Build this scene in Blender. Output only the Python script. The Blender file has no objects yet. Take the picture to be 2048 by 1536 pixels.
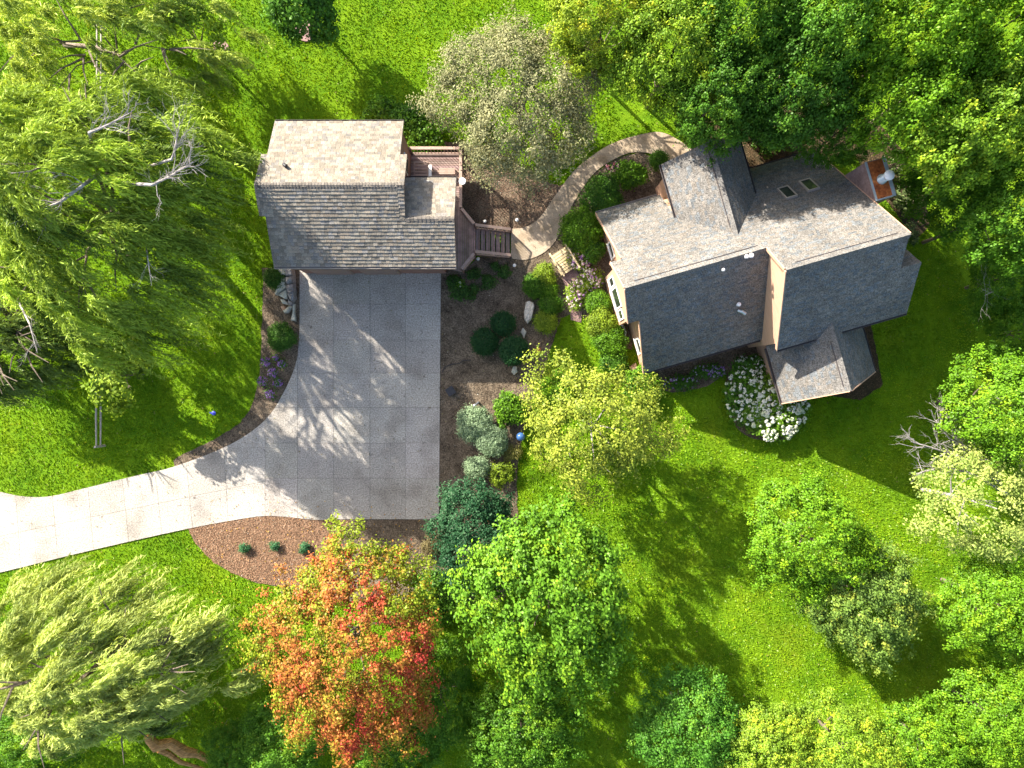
import bpy, math, random
import numpy as np
from mathutils import Vector
random.seed(7)
RNG = np.random.default_rng(7)
SC = bpy.context.scene
COL = SC.collection
# ------------------------------------------------------------------ camera, sky, sun, exposure
H = 42.66                      # drone height above the lawn, metres
F = 1365.0                     # focal length in pixels of the 2048 px wide photograph (24 mm equivalent)
cam_d = bpy.data.cameras.new('camera'); cam_d.lens = 24.0; cam_d.sensor_width = 36.0
cam_d.clip_start = 0.5; cam_d.clip_end = 2000
cam = bpy.data.objects.new('camera', cam_d); COL.objects.link(cam)
cam.location = (0, 0, H); cam.rotation_euler = (0, 0, 0)
SC.camera = cam
SUN_EL = math.radians(28.5)
SUN_AZ = math.radians(44.0)    # shadows run to the lower right of the frame, 44 degrees below the x axis
sdir = Vector((-math.cos(SUN_AZ) * math.cos(SUN_EL), math.sin(SUN_AZ) * math.cos(SUN_EL), math.sin(SUN_EL)))
world = bpy.data.worlds.new('World'); SC.world = world; world.use_nodes = True
wn = world.node_tree.nodes; wl = world.node_tree.links
sky = wn.new('ShaderNodeTexSky'); sky.sky_type = 'NISHITA'; sky.sun_disc = False
sky.sun_elevation = SUN_EL; sky.sun_rotation = math.atan2(sdir.x, sdir.y)
sky.air_density = 1.0; sky.dust_density = 3.0
wl.new(sky.outputs[0], wn['Background'].inputs[0]); wn['Background'].inputs[1].default_value = 0.108
sun_d = bpy.data.lights.new('sun', 'SUN'); sun_d.energy = 5.0; sun_d.angle = math.radians(0.53); sun_d.color = (1.0, 0.93, 0.82)
sun = bpy.data.objects.new('sun', sun_d); COL.objects.link(sun)
sun.rotation_euler = sdir.to_track_quat('Z', 'Y').to_euler(); sun.location = (-60, 60, 60)
vs = SC.view_settings; vs.view_transform = 'Standard'; vs.look = 'None'; vs.gamma = 1; vs.use_curve_mapping = False
vs.exposure = 1.72

# ------------------------------------------------------------------ helpers
def G(px, py, z=0.0):
    """world point at height z that stands at this position of the survey photograph"""
    s = (H - z) / F
    return Vector(((px - 1024) * s, (768 - py) * s, z))
A16 = math.radians(16.0); C16 = math.cos(A16); S16 = math.sin(A16)
def U(u, v, z):
    """house frame (u along the ridges, v across) to world"""
    return Vector((u * C16 - v * S16, u * S16 + v * C16, z))

def new_mat(name):
    m = bpy.data.materials.new(name); m.use_nodes = True
    nt = m.node_tree; b = nt.nodes['Principled BSDF']
    return m, nt.nodes, nt.links, b
def noise_mat(name, c1, c2, scale=4.0, rough=0.85, c3=None, fine=60.0, fine_amt=0.35, bump=0.3, bdist=0.02, attr=False, metallic=0.0, detail=6, mid=0.5, stretch=None, spec=0.3):
    m, n, l, b = new_mat(name)
    tc = n.new('ShaderNodeTexCoord'); src = tc.outputs['Object']
    if stretch:
        mp = n.new('ShaderNodeMapping'); mp.inputs['Scale'].default_value = stretch; l.new(src, mp.inputs[0]); src = mp.outputs[0]
    n1 = n.new('ShaderNodeTexNoise'); n1.inputs['Scale'].default_value = scale; n1.inputs['Detail'].default_value = detail
    n1.inputs['Roughness'].default_value = 0.65; l.new(src, n1.inputs['Vector'])
    r = n.new('ShaderNodeValToRGB'); r.color_ramp.elements[0].position = 0.32; r.color_ramp.elements[1].position = 0.68
    r.color_ramp.elements[0].color = (*c1, 1); r.color_ramp.elements[1].color = (*c2, 1)
    if c3: e = r.color_ramp.elements.new(mid); e.color = (*c3, 1)
    l.new(n1.outputs[0], r.inputs[0])
    n2 = n.new('ShaderNodeTexNoise'); n2.inputs['Scale'].default_value = fine; n2.inputs['Detail'].default_value = 3; l.new(src, n2.inputs['Vector'])
    mr = n.new('ShaderNodeMapRange'); mr.inputs[1].default_value = 0.3; mr.inputs[2].default_value = 0.7
    mr.inputs[3].default_value = 1 - fine_amt; mr.inputs[4].default_value = 1 + fine_amt; l.new(n2.outputs[0], mr.inputs[0])
    mx = n.new('ShaderNodeMix'); mx.data_type = 'RGBA'; mx.blend_type = 'MULTIPLY'; mx.inputs[0].default_value = 1
    l.new(r.outputs[0], mx.inputs[6]); l.new(mr.outputs[0], mx.inputs[7]); out = mx.outputs[2]
    if attr:
        at = n.new('ShaderNodeAttribute'); at.attribute_name = 'col'
        m2 = n.new('ShaderNodeMix'); m2.data_type = 'RGBA'; m2.blend_type = 'MULTIPLY'; m2.inputs[0].default_value = 1
        l.new(out, m2.inputs[6]); l.new(at.outputs[0], m2.inputs[7]); out = m2.outputs[2]
    l.new(out, b.inputs['Base Color']); b.inputs['Roughness'].default_value = rough; b.inputs['Metallic'].default_value = metallic
    b.inputs['Specular IOR Level'].default_value = spec
    if bump:
        bp = n.new('ShaderNodeBump'); bp.inputs['Strength'].default_value = bump; bp.inputs['Distance'].default_value = bdist
        l.new(n2.outputs[0], bp.inputs['Height']); l.new(bp.outputs[0], b.inputs['Normal'])
    return m
def leaf_mat(name='leaf', trans=0.24, gloss=0.015):
    m, n, l, b = new_mat(name); n.remove(b)
    at = n.new('ShaderNodeAttribute'); at.attribute_name = 'col'
    d = n.new('ShaderNodeBsdfDiffuse'); t = n.new('ShaderNodeBsdfTranslucent'); g = n.new('ShaderNodeBsdfGlossy'); g.inputs['Roughness'].default_value = 0.45
    g.inputs['Color'].default_value = (0.7, 0.75, 0.6, 1)
    hs = n.new('ShaderNodeMix'); hs.data_type = 'RGBA'; hs.blend_type = 'MULTIPLY'; hs.inputs[0].default_value = 1; hs.inputs[7].default_value = (1.25, 1.15, 0.5, 1)
    l.new(at.outputs[0], d.inputs[0]); l.new(at.outputs[0], hs.inputs[6]); l.new(hs.outputs[2], t.inputs[0])
    m1 = n.new('ShaderNodeMixShader'); m1.inputs[0].default_value = trans; l.new(d.outputs[0], m1.inputs[1]); l.new(t.outputs[0], m1.inputs[2])
    m2 = n.new('ShaderNodeMixShader'); m2.inputs[0].default_value = gloss; l.new(m1.outputs[0], m2.inputs[1]); l.new(g.outputs[0], m2.inputs[2])
    l.new(m2.outputs[0], n['Material Output'].inputs[0])
    return m
def leaf_obj_mat():
    m = leaf_mat('leaf_tinted'); n = m.node_tree.nodes; l = m.node_tree.links
    at = [x for x in n if x.type == 'ATTRIBUTE'][0]; oi = n.new('ShaderNodeObjectInfo'); sp = n.new('ShaderNodeSeparateColor'); l.new(at.outputs[0], sp.inputs[0])
    dk = n.new('ShaderNodeMix'); dk.data_type = 'RGBA'; dk.blend_type = 'MULTIPLY'; dk.inputs[0].default_value = 1; dk.inputs[7].default_value = (0.13, 0.20, 0.26, 1)  # dark end of the leaf tones, deepened so colour carries crown shade contrast
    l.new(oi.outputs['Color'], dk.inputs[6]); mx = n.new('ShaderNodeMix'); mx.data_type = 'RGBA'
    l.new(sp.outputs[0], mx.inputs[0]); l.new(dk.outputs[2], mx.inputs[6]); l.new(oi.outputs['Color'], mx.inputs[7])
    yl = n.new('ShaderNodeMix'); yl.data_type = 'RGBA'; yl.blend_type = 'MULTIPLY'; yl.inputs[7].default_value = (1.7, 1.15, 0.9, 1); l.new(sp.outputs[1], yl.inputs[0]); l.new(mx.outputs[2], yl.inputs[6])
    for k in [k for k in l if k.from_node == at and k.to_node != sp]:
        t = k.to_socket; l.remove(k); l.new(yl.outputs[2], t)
    return m
def plain(name, c, rough=0.6, metallic=0.0, spec=0.4, var=0.12, sc=8.0):
    c2 = tuple(min(1, x * (1 + var)) for x in c); c1 = tuple(x * (1 - var) for x in c)
    return noise_mat(name, c1, c2, scale=sc, rough=rough, fine_amt=var * 0.7, bump=0.08, bdist=0.01, metallic=metallic, spec=spec)

M = {}
M['leaf'] = leaf_mat('leaf')
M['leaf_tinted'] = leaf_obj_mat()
M['grass_blade'] = leaf_mat('grass_blade', 0.3, 0.03)
M['petal'] = leaf_mat('petal', 0.25, 0.03)
M['lawn'] = noise_mat('lawn', (0.065, 0.160, 0.005), (0.160, 0.270, 0.008), scale=0.55, c3=(0.110, 0.215, 0.006), fine=22, fine_amt=0.45, bump=0.9, bdist=0.05, detail=9, rough=0.95, spec=0.1)
M['mulch'] = noise_mat('mulch', (0.068, 0.050, 0.034), (0.200, 0.155, 0.108), scale=0.9, fine=14, fine_amt=0.6, bump=1.0, bdist=0.05, rough=0.95, spec=0.1)
M['mulch_dry'] = noise_mat('mulch_dry', (0.20, 0.115, 0.07), (0.33, 0.20, 0.125), scale=1.6, fine=24, fine_amt=0.5, bump=1.0, bdist=0.05, rough=0.95, spec=0.1)
M['soil'] = noise_mat('forest_floor', (0.035, 0.035, 0.018), (0.10, 0.065, 0.035), scale=1.5, fine=25, fine_amt=0.6, bump=1.0, bdist=0.05, rough=0.95, spec=0.1)
M['gravel'] = noise_mat('pink_gravel', (0.26, 0.15, 0.14), (0.38, 0.25, 0.23), scale=8, fine=60, fine_amt=0.5, bump=0.8, bdist=0.03)
M['concrete'] = noise_mat('aggregate_concrete', (0.310, 0.285, 0.255), (0.415, 0.380, 0.338), scale=0.35, fine=13, fine_amt=0.42, bump=0.35, bdist=0.01, attr=True, detail=9)
def stain(m, col, scale, lo, hi, amt):
    n = m.node_tree.nodes; l = m.node_tree.links; b = n['Principled BSDF']; src = b.inputs['Base Color'].links[0].from_socket
    tc = n.new('ShaderNodeTexCoord'); t = n.new('ShaderNodeTexNoise'); t.inputs['Scale'].default_value = scale; t.inputs['Detail'].default_value = 5; l.new(tc.outputs['Object'], t.inputs['Vector'])
    mr = n.new('ShaderNodeMapRange'); mr.inputs[1].default_value = lo; mr.inputs[2].default_value = hi; mr.inputs[4].default_value = amt; l.new(t.outputs[0], mr.inputs[0])
    mx = n.new('ShaderNodeMix'); mx.data_type = 'RGBA'; mx.blend_type = 'MULTIPLY'; mx.inputs[7].default_value = (*col, 1); l.new(mr.outputs[0], mx.inputs[0]); l.new(src, mx.inputs[6]); l.new(mx.outputs[2], b.inputs['Base Color'])
stain(M['concrete'], (0.72, 0.70, 0.68), 0.55, 0.50, 0.66, 0.75); stain(M['concrete'], (0.35, 0.32, 0.30), 2.6, 0.66, 0.74, 0.8)
stain(M['lawn'], (1.3, 0.9, 1.2), 0.22, 0.55, 0.7, 0.6)
M['joint'] = noise_mat('concrete_joint', (0.10, 0.09, 0.08), (0.16, 0.14, 0.12), scale=2)
M['path'] = noise_mat('path_concrete', (0.34, 0.265, 0.185), (0.43, 0.345, 0.25), scale=1.5, fine=14, fine_amt=0.25, bump=0.2, bdist=0.01, detail=8)
M['chips'] = leaf_mat('bark_chips', 0.0, 0.02)
stain(M['path'], (0.62, 0.58, 0.50), 0.9, 0.48, 0.66, 0.8)
M['shingle_tan'] = noise_mat('garage_shingle', (0.190, 0.172, 0.148), (0.262, 0.238, 0.204), scale=0.5, fine=20, fine_amt=0.30, bump=0.4, bdist=0.01, attr=True, rough=0.9)
M['shingle_grey'] = noise_mat('house_shingle', (0.123, 0.120, 0.113), (0.183, 0.177, 0.165), scale=0.5, fine=16, fine_amt=0.55, bump=0.5, bdist=0.01, attr=True, rough=0.9)
M['felt'] = noise_mat('roof_deck', (0.05, 0.045, 0.045), (0.09, 0.08, 0.08), scale=3)
M['fascia'] = plain('fascia', (0.15, 0.09, 0.07), 0.6)
M['siding'] = noise_mat('tan_siding', (0.47, 0.29, 0.19), (0.56, 0.36, 0.25), scale=1.2, fine=14, fine_amt=0.08, bump=0.2, bdist=0.01, stretch=(1, 1, 9))
M['siding_brown'] = noise_mat('brown_siding', (0.24, 0.13, 0.10), (0.32, 0.18, 0.14), scale=1.2, fine=14, fine_amt=0.1, bump=0.2, bdist=0.01, stretch=(1, 1, 9))
M['gutter'] = plain('gutter', (0.36, 0.31, 0.27), 0.45)
M['gutter_dark'] = plain('gutter_dark', (0.07, 0.06, 0.06), 0.6)
M['white'] = plain('white_paint', (0.78, 0.77, 0.74), 0.5, var=0.05)
M['deck'] = noise_mat('deck_wood', (0.22, 0.160, 0.135), (0.36, 0.27, 0.235), scale=3, fine=40, fine_amt=0.2, bump=0.3, bdist=0.01, attr=True, stretch=(1, 1, 1))
M['rail'] = noise_mat('rail_wood', (0.34, 0.235, 0.185), (0.45, 0.32, 0.26), scale=3, fine=30, fine_amt=0.15, bump=0.2, bdist=0.01)
M['bridge'] = noise_mat('bridge_wood', (0.42, 0.32, 0.17), (0.60, 0.50, 0.32), scale=5, fine=30, fine_amt=0.2, bump=0.3, bdist=0.01, attr=True)
M['fence'] = noise_mat('weathered_rail', (0.34, 0.29, 0.25), (0.52, 0.46, 0.40), scale=6, fine=40, fine_amt=0.25, bump=0.4, bdist=0.01)
M['bark'] = noise_mat('bark', (0.10, 0.075, 0.055), (0.20, 0.16, 0.12), scale=6, fine=30, fine_amt=0.4, bump=0.8, bdist=0.03, stretch=(1, 1, 0.3))
M['bark_pale'] = noise_mat('pale_bark', (0.20, 0.18, 0.17), (0.44, 0.40, 0.37), scale=7, fine=30, fine_amt=0.3, bump=0.6, bdist=0.02)
M['bark_orange'] = noise_mat('torn_wood', (0.20, 0.09, 0.03), (0.72, 0.38, 0.13), scale=4, fine=30, fine_amt=0.4, bump=0.8, bdist=0.03, stretch=(1, 4, 1))
M['stone'] = noise_mat('pale_stone', (0.34, 0.33, 0.27), (0.56, 0.54, 0.45), scale=3, fine=25, fine_amt=0.25, bump=0.7, bdist=0.03)
M['stone_grey'] = noise_mat('grey_stone', (0.17, 0.16, 0.16), (0.34, 0.32, 0.31), scale=4, fine=25, fine_amt=0.35, bump=0.9, bdist=0.04)
M['stone_white'] = noise_mat('veined_stone', (0.10, 0.11, 0.10), (0.62, 0.58, 0.50), scale=4, fine=18, fine_amt=0.3, bump=0.8, bdist=0.04, c3=(0.50, 0.46, 0.38), mid=0.45)
M['stone_brown'] = noise_mat('brown_stone', (0.30, 0.17, 0.10), (0.45, 0.33, 0.24), scale=4, fine=20, fine_amt=0.25, bump=0.7, bdist=0.03)
M['copper'] = noise_mat('rusted_copper', (0.20, 0.05, 0.02), (0.62, 0.22, 0.06), scale=2.2, fine=9, fine_amt=0.3, c3=(0.42, 0.12, 0.035), rough=0.5, metallic=0.35, bump=0.2)
M['copper_side'] = noise_mat('dull_copper', (0.26, 0.17, 0.15), (0.42, 0.29, 0.27), scale=2.0, fine=9, fine_amt=0.2, rough=0.5, metallic=0.3, bump=0.1)
M['zinc'] = plain('zinc', (0.45, 0.52, 0.56), 0.4, 0.5)
M['pipe_white'] = plain('pipe_white', (0.75, 0.76, 0.78), 0.4, 0.0, var=0.04)
M['black'] = plain('black_metal', (0.03, 0.03, 0.035), 0.5)
M['slate'] = plain('slate_grey', (0.09, 0.10, 0.11), 0.5)
M['terracotta'] = plain('terracotta', (0.38, 0.12, 0.06), 0.7)
M['blue'] = plain('blue_glaze', (0.05, 0.13, 0.32), 0.12, spec=0.8)
M['blue_toy'] = plain('blue_plastic', (0.06, 0.08, 0.55), 0.35)
M['door'] = plain('garage_door', (0.30, 0.20, 0.16), 0.6)
mg, ng, lg, bg = new_mat('glass'); bg.inputs['Base Color'].default_value = (0.02, 0.03, 0.03, 1); bg.inputs['Roughness'].default_value = 0.05
bg.inputs['Specular IOR Level'].default_value = 0.25
tcg = ng.new('ShaderNodeTexNoise'); tcg.inputs['Scale'].default_value = 2.0; rg = ng.new('ShaderNodeValToRGB')
rg.color_ramp.elements[0].color = (0.012, 0.016, 0.015, 1); rg.color_ramp.elements[1].color = (0.06, 0.075, 0.06, 1)
lg.new(tcg.outputs[0], rg.inputs[0]); lg.new(rg.outputs[0], bg.inputs['Base Color']); M['glass'] = mg

def tag(o, label=None, cat=None, group=None, kind=None):
    if label: o['label'] = label
    if cat: o['category'] = cat
    if group: o['group'] = group
    if kind: o['kind'] = kind
    return o
def empty(name, loc, label=None, cat=None, group=None, kind=None):
    o = bpy.data.objects.new(name, None); COL.objects.link(o); o.location = loc; o.empty_display_size = 0.3
    return tag(o, label, cat, group, kind)
def origin(parent):
    p = Vector((0, 0, 0))
    while parent is not None: p += parent.location; parent = parent.parent
    return p
class MB:
    """collects faces in world coordinates and links them as one mesh object"""
    def __init__(s): s.v = []; s.f = []; s.c = []; s.col = None
    def add(s, vs_, fs_, col=None):
        b = len(s.v); s.v += [tuple(v) for v in vs_]; s.f += [tuple(i + b for i in f) for f in fs_]
        s.c += [col or s.col or (1, 1, 1)] * len(fs_)
    def hexa(s, p, col=None):
        """p: 4 bottom then 4 top points, counter-clockwise from above"""
        s.add(p, [(3, 2, 1, 0), (4, 5, 6, 7), (0, 1, 5, 4), (1, 2, 6, 5), (2, 3, 7, 6), (3, 0, 4, 7)], col)
    def box(s, x0, x1, y0, y1, z0, z1, T=None, col=None):
        T = T or (lambda a, b, c: Vector((a, b, c)))
        s.hexa([T(x0, y0, z0), T(x1, y0, z0), T(x1, y1, z0), T(x0, y1, z0), T(x0, y0, z1), T(x1, y0, z1), T(x1, y1, z1), T(x0, y1, z1)], col)
    def prism(s, bottom, top, col=None):
        n = len(bottom)
        s.add(list(bottom) + list(top), [tuple(range(n))[::-1], tuple(range(n, 2 * n))] + [(i, (i + 1) % n, n + (i + 1) % n, n + i) for i in range(n)], col)
    def bar(s, a, b, w, h, col=None, up=Vector((0, 0, 1))):
        a = Vector(a); b = Vector(b); d = (b - a).normalized()
        if abs(d.dot(up)) > 0.98: up = Vector((0, 1, 0))
        r = d.cross(up).normalized() * (w / 2); t = r.cross(d).normalized() * (h / 2)
        s.hexa([a - r - t, a + r - t, b + r - t, b - r - t, a - r + t, a + r + t, b + r + t, b - r + t], col)
    def tube(s, pts, rad, n=6, col=None, cap=True):
        pts = [Vector(p) for p in pts]; vs_ = []; fs_ = []
        for i, p in enumerate(pts):
            d = (pts[min(i + 1, len(pts) - 1)] - pts[max(i - 1, 0)]).normalized()
            a = d.cross(Vector((0.13, 0.2, 1)) if abs(d.z) < 0.9 else Vector((1, 0.1, 0))).normalized(); b = d.cross(a)
            for k in range(n):
                w = 2 * math.pi * k / n; vs_.append(p + (a * math.cos(w) + b * math.sin(w)) * rad[i])
        for i in range(len(pts) - 1):
            for k in range(n): fs_.append((i * n + k, i * n + (k + 1) % n, (i + 1) * n + (k + 1) % n, (i + 1) * n + k))
        if cap: fs_ += [tuple(range(n)), tuple(range((len(pts) - 1) * n, len(pts) * n))[::-1]]
        s.add(vs_, fs_, col)
    def lathe(s, c, prof, n=16, col=None):
        vs_ = []; fs_ = []
        for (r, z) in prof:
            for k in range(n): w = 2 * math.pi * k / n; vs_.append(Vector(c) + Vector((r * math.cos(w), r * math.sin(w), z)))
        for i in range(len(prof) - 1):
            for k in range(n): fs_.append((i * n + k, i * n + (k + 1) % n, (i + 1) * n + (k + 1) % n, (i + 1) * n + k))
        fs_ += [tuple(range(n))[::-1], tuple(range((len(prof) - 1) * n, len(prof) * n))]
        s.add(vs_, fs_, col)
    def build(s, name, mat, parent=None, label=None, cat=None, group=None, kind=None, loc=None, smooth=False):
        o0 = origin(parent)
        if parent is None and loc is not None: o0 = Vector(loc)
        me = bpy.data.meshes.new(name)
        me.from_pydata([(v[0] - o0.x, v[1] - o0.y, v[2] - o0.z) for v in s.v], [], s.f)
        me.materials.append(M[mat] if isinstance(mat, str) else mat)
        at = me.attributes.new('col', 'FLOAT_COLOR', 'FACE')
        at.data.foreach_set('color', np.array([(c[0], c[1], c[2], 1) for c in s.c], dtype=np.float32).ravel())
        if smooth: me.polygons.foreach_set('use_smooth', [True] * len(me.polygons))
        me.update()
        o = bpy.data.objects.new(name, me); COL.objects.link(o)
        if parent is not None: o.parent = parent
        elif loc is not None: o.location = loc
        return tag(o, label, cat, group, kind)
def one(name, mat, fn, parent=None, **k):
    b = MB(); fn(b); return b.build(name, mat, parent, **k)
def np_mesh(name, verts, k, cols, mat, parent=None, loc=None, **kw):
    """verts: (n*k, 3) world coordinates, k corners per face"""
    n = len(verts) // k; o0 = origin(parent) if parent is not None else Vector(loc or (0, 0, 0))
    me = bpy.data.meshes.new(name)
    me.vertices.add(len(verts)); me.vertices.foreach_set('co', (verts - np.array(o0)).astype(np.float32).ravel())
    me.loops.add(n * k); me.loops.foreach_set('vertex_index', np.arange(n * k, dtype=np.int32))
    me.polygons.add(n); me.polygons.foreach_set('loop_start', np.arange(0, n * k, k, dtype=np.int32))
    at = me.attributes.new('col', 'FLOAT_COLOR', 'FACE')
    c4 = np.ones((n, 4), np.float32); c4[:, :3] = np.clip(cols, 0, 1); at.data.foreach_set('color', c4.ravel())
    me.materials.append(M[mat]); me.update(calc_edges=True)
    o = bpy.data.objects.new(name, me); COL.objects.link(o)
    if parent is not None: o.parent = parent
    elif loc is not None: o.location = loc
    return tag(o, kw.get('label'), kw.get('cat'), kw.get('group'), kw.get('kind'))
def norm(a): return a / np.maximum(np.linalg.norm(a, axis=1, keepdims=True), 1e-9)
def leaf_quads(P, N, L, W, T=None, curl=0.12):
    n = len(P)
    if T is None: T = RNG.normal(size=(n, 3))
    T = norm(T - N * np.sum(T * N, axis=1, keepdims=True)); B = np.cross(N, T)
    L = np.broadcast_to(np.asarray(L).reshape(-1, 1), (n, 1)); W = np.broadcast_to(np.asarray(W).reshape(-1, 1), (n, 1))
    out = np.empty((n, 4, 3))
    out[:, 0] = P - T * L * 0.5; out[:, 1] = P + B * W * 0.5 + N * W * curl; out[:, 2] = P + T * L * 0.5; out[:, 3] = P - B * W * 0.5 + N * W * curl
    return out.reshape(-1, 3)
def mixcol(a, b, t): a = np.asarray(a); b = np.asarray(b); return a + (b - a) * np.asarray(t).reshape(-1, 1)
def inpoly(x, y, poly):
    ins = np.zeros(len(x), bool); n = len(poly); j = n - 1
    for i in range(n):
        xi, yi = poly[i][0], poly[i][1]; xj, yj = poly[j][0], poly[j][1]
        if yi != yj:
            c = ((yi > y) != (yj > y)) & (x < (xj - xi) * (y - yi) / (yj - yi) + xi); ins ^= c
        j = i
    return ins
def clip(poly, a, b, c):
    """keep the part of a 2D polygon where a*x + b*y <= c"""
    out = []
    for i in range(len(poly)):
        p = poly[i]; q = poly[(i + 1) % len(poly)]; dp = a * p[0] + b * p[1] - c; dq = a * q[0] + b * q[1] - c
        if dp <= 0: out.append(p)
        if (dp < 0 < dq) or (dq < 0 < dp):
            t = dp / (dp - dq); out.append((p[0] + (q[0] - p[0]) * t, p[1] + (q[1] - p[1]) * t))
    return out
def area(p): return 0.5 * sum(p[i][0] * p[(i + 1) % len(p)][1] - p[(i + 1) % len(p)][0] * p[i][1] for i in range(len(p)))
def ccw(p): return p if area(p) > 0 else p[::-1]
def smoothpoly(pts, k=4, closed=False):
    """Catmull-Rom through pixel points"""
    out = []; n = len(pts)
    for i in range(n if closed else n - 1):
        p0 = pts[(i - 1) % n] if closed or i > 0 else pts[0]; p1 = pts[i]; p2 = pts[(i + 1) % n]; p3 = pts[(i + 2) % n] if closed or i + 2 < n else pts[-1]
        for j in range(k):
            t = j / k
            out.append(tuple(0.5 * (2 * p1[d] + (p2[d] - p0[d]) * t + (2 * p0[d] - 5 * p1[d] + 4 * p2[d] - p3[d]) * t * t + (3 * p1[d] - p0[d] - 3 * p2[d] + p3[d]) * t ** 3) for d in (0, 1)))
    if not closed: out.append(pts[-1])
    return out
def W2(pts): return ccw([tuple(G(*p)[:2]) for p in pts])
def slab(name, poly, z0, z1, mat, parent=None, **k):
    b = MB(); b.prism([(x, y, z0) for x, y in poly], [(x, y, z1) for x, y in poly]); return b.build(name, mat, parent, **k)

# ------------------------------------------------------------------ the ground
lawn = MB(); lawn.add([(-500, -500, 0), (500, -500, 0), (500, 500, 0), (-500, 500, 0)], [(0, 1, 2, 3)])
lawn.build('ground', 'lawn', kind='structure')

top_edge = smoothpoly([(-160, 950), (-60, 965), (0, 983), (51, 993), (103, 992), (171, 976), (273, 951), (352, 932), (461, 889), (530, 841), (567, 787), (591, 732), (598, 691), (600, 640)], 4)
bot_edge = smoothpoly([(878, 1038), (700, 1038), (632, 1039), (570, 1033), (513, 1033), (376, 1057), (171, 1103), (41, 1135), (-60, 1160), (-160, 1190)], 4)
drive_px = top_edge + [(600, 541), (882, 541)] + bot_edge
DRIVE = W2(drive_px)
path_l = smoothpoly([(1022, 458), (1050, 455), (1075, 440), (1095, 415), (1115, 385), (1150, 340), (1190, 308), (1230, 285), (1280, 270), (1320, 265), (1355, 280), (1400, 310)], 4)
path_r = smoothpoly([(1022, 517), (1050, 520), (1080, 510), (1105, 490), (1122, 460), (1140, 420), (1160, 385), (1190, 345), (1230, 318), (1270, 305), (1320, 312), (1345, 330), (1380, 350)], 4)
PATH = W2(path_l + path_r[::-1])
BED_W = W2([(612, 535), (525, 535)] + smoothpoly([(527, 560), (526, 600), (524, 650), (522, 700), (518, 760), (505, 810), (480, 845), (440, 872), (400, 893), (365, 908), (349, 922), (352, 936)], 3) + [(461, 895), (530, 850), (580, 790), (600, 720), (612, 640)])
BED_E = W2([(876, 540), (925, 540), (960, 515), (1022, 510), (1060, 515), (1100, 485), (1120, 460), (1150, 400), (1190, 345), (1230, 318), (1280, 305), (1380, 340), (1360, 400), (1290, 480), (1290, 640), (1270, 660), (1262, 700), (1232, 690), (1180, 640), (1140, 628), (1122, 636)] +
           smoothpoly([(1110, 670), (1095, 720), (1082, 760), (1065, 810), (1045, 870), (1036, 930), (1034, 1000), (1036, 1060), (1020, 1120), (1010, 1200)], 3) + [(930, 1230), (560, 1185)] +
           smoothpoly([(560, 1172), (520, 1166), (470, 1148), (430, 1125), (402, 1098), (385, 1072), (376, 1050)], 3) + [(513, 1026), (632, 1030), (876, 1030)])
BED_S = W2([(374, 1052), (385, 1074), (402, 1098), (430, 1125), (470, 1148), (520, 1166), (560, 1172), (640, 1180), (700, 1040), (632, 1033), (513, 1028)])
BED_N = W2([(880, 283), (925, 286)] + smoothpoly([(925, 286), (965, 292), (1010, 312), (1060, 345), (1120, 372), (1150, 345)], 3) + [(1130, 385), (1100, 430), (1070, 460), (1022, 470), (930, 470), (880, 400)])
BED_H = W2(smoothpoly([(1300, 700), (1290, 760), (1345, 785), (1420, 770), (1450, 745), (1452, 800), (1470, 850), (1500, 875), (1550, 882), (1595, 865), (1610, 800), (1600, 700), (1450, 650)], 3, True))
BED_NE = W2([(1380, 340), (1400, 240), (1500, 225), (1640, 200), (1760, 250), (1830, 330), (1860, 450), (1830, 480), (1700, 300), (1500, 400)])
BED_SE = W2([(1590, 780), (1720, 800), (1765, 770), (1740, 640), (1600, 640)])
def ragged(poly, step=0.22, amp=0.045):
    out = []
    for i, p in enumerate(poly):
        q = poly[(i + 1) % len(poly)]; L = math.hypot(q[0] - p[0], q[1] - p[1]); n = max(1, int(L / step))
        for k in range(n): t = k / n; out.append((p[0] + (q[0] - p[0]) * t + random.uniform(-amp, amp), p[1] + (q[1] - p[1]) * t + random.uniform(-amp, amp)))
    return out
BED_W, BED_E, BED_S, BED_N, BED_H, BED_NE, BED_SE = [ragged(p) for p in (BED_W, BED_E, BED_S, BED_N, BED_H, BED_NE, BED_SE)]
slab('mulch_bed', BED_W, -0.2, 0.035, 'mulch', kind='structure')
slab('mulch_bed', BED_E, -0.2, 0.031, 'mulch', kind='structure')
slab('mulch_bed', BED_S, -0.2, 0.036, 'mulch_dry', kind='structure')
slab('mulch_bed', BED_N, -0.2, 0.036, 'mulch', kind='structure')
slab('mulch_bed', BED_H, -0.2, 0.026, 'mulch', kind='structure')
slab('mulch_bed', BED_NE, -0.2, 0.022, 'soil', kind='structure')
slab('mulch_bed', BED_SE, -0.2, 0.018, 'soil', kind='structure')
WOOD = W2([(1240, 250), (1400, 235), (1560, 235), (1700, 300), (1800, 330), (1880, 420), (1930, 560), (1960, 700), (2300, 760), (2300, -300), (1150, -300), (1180, 60)])
GRAV = W2([(1124, 552), (1150, 536), (1168, 570), (1162, 645), (1142, 640), (1136, 600)])
slab('gravel_path', GRAV, -0.2, 0.042, 'gravel', kind='structure')
slab('garden_path', PATH, -0.2, 0.065, 'path', kind='structure')
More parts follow.
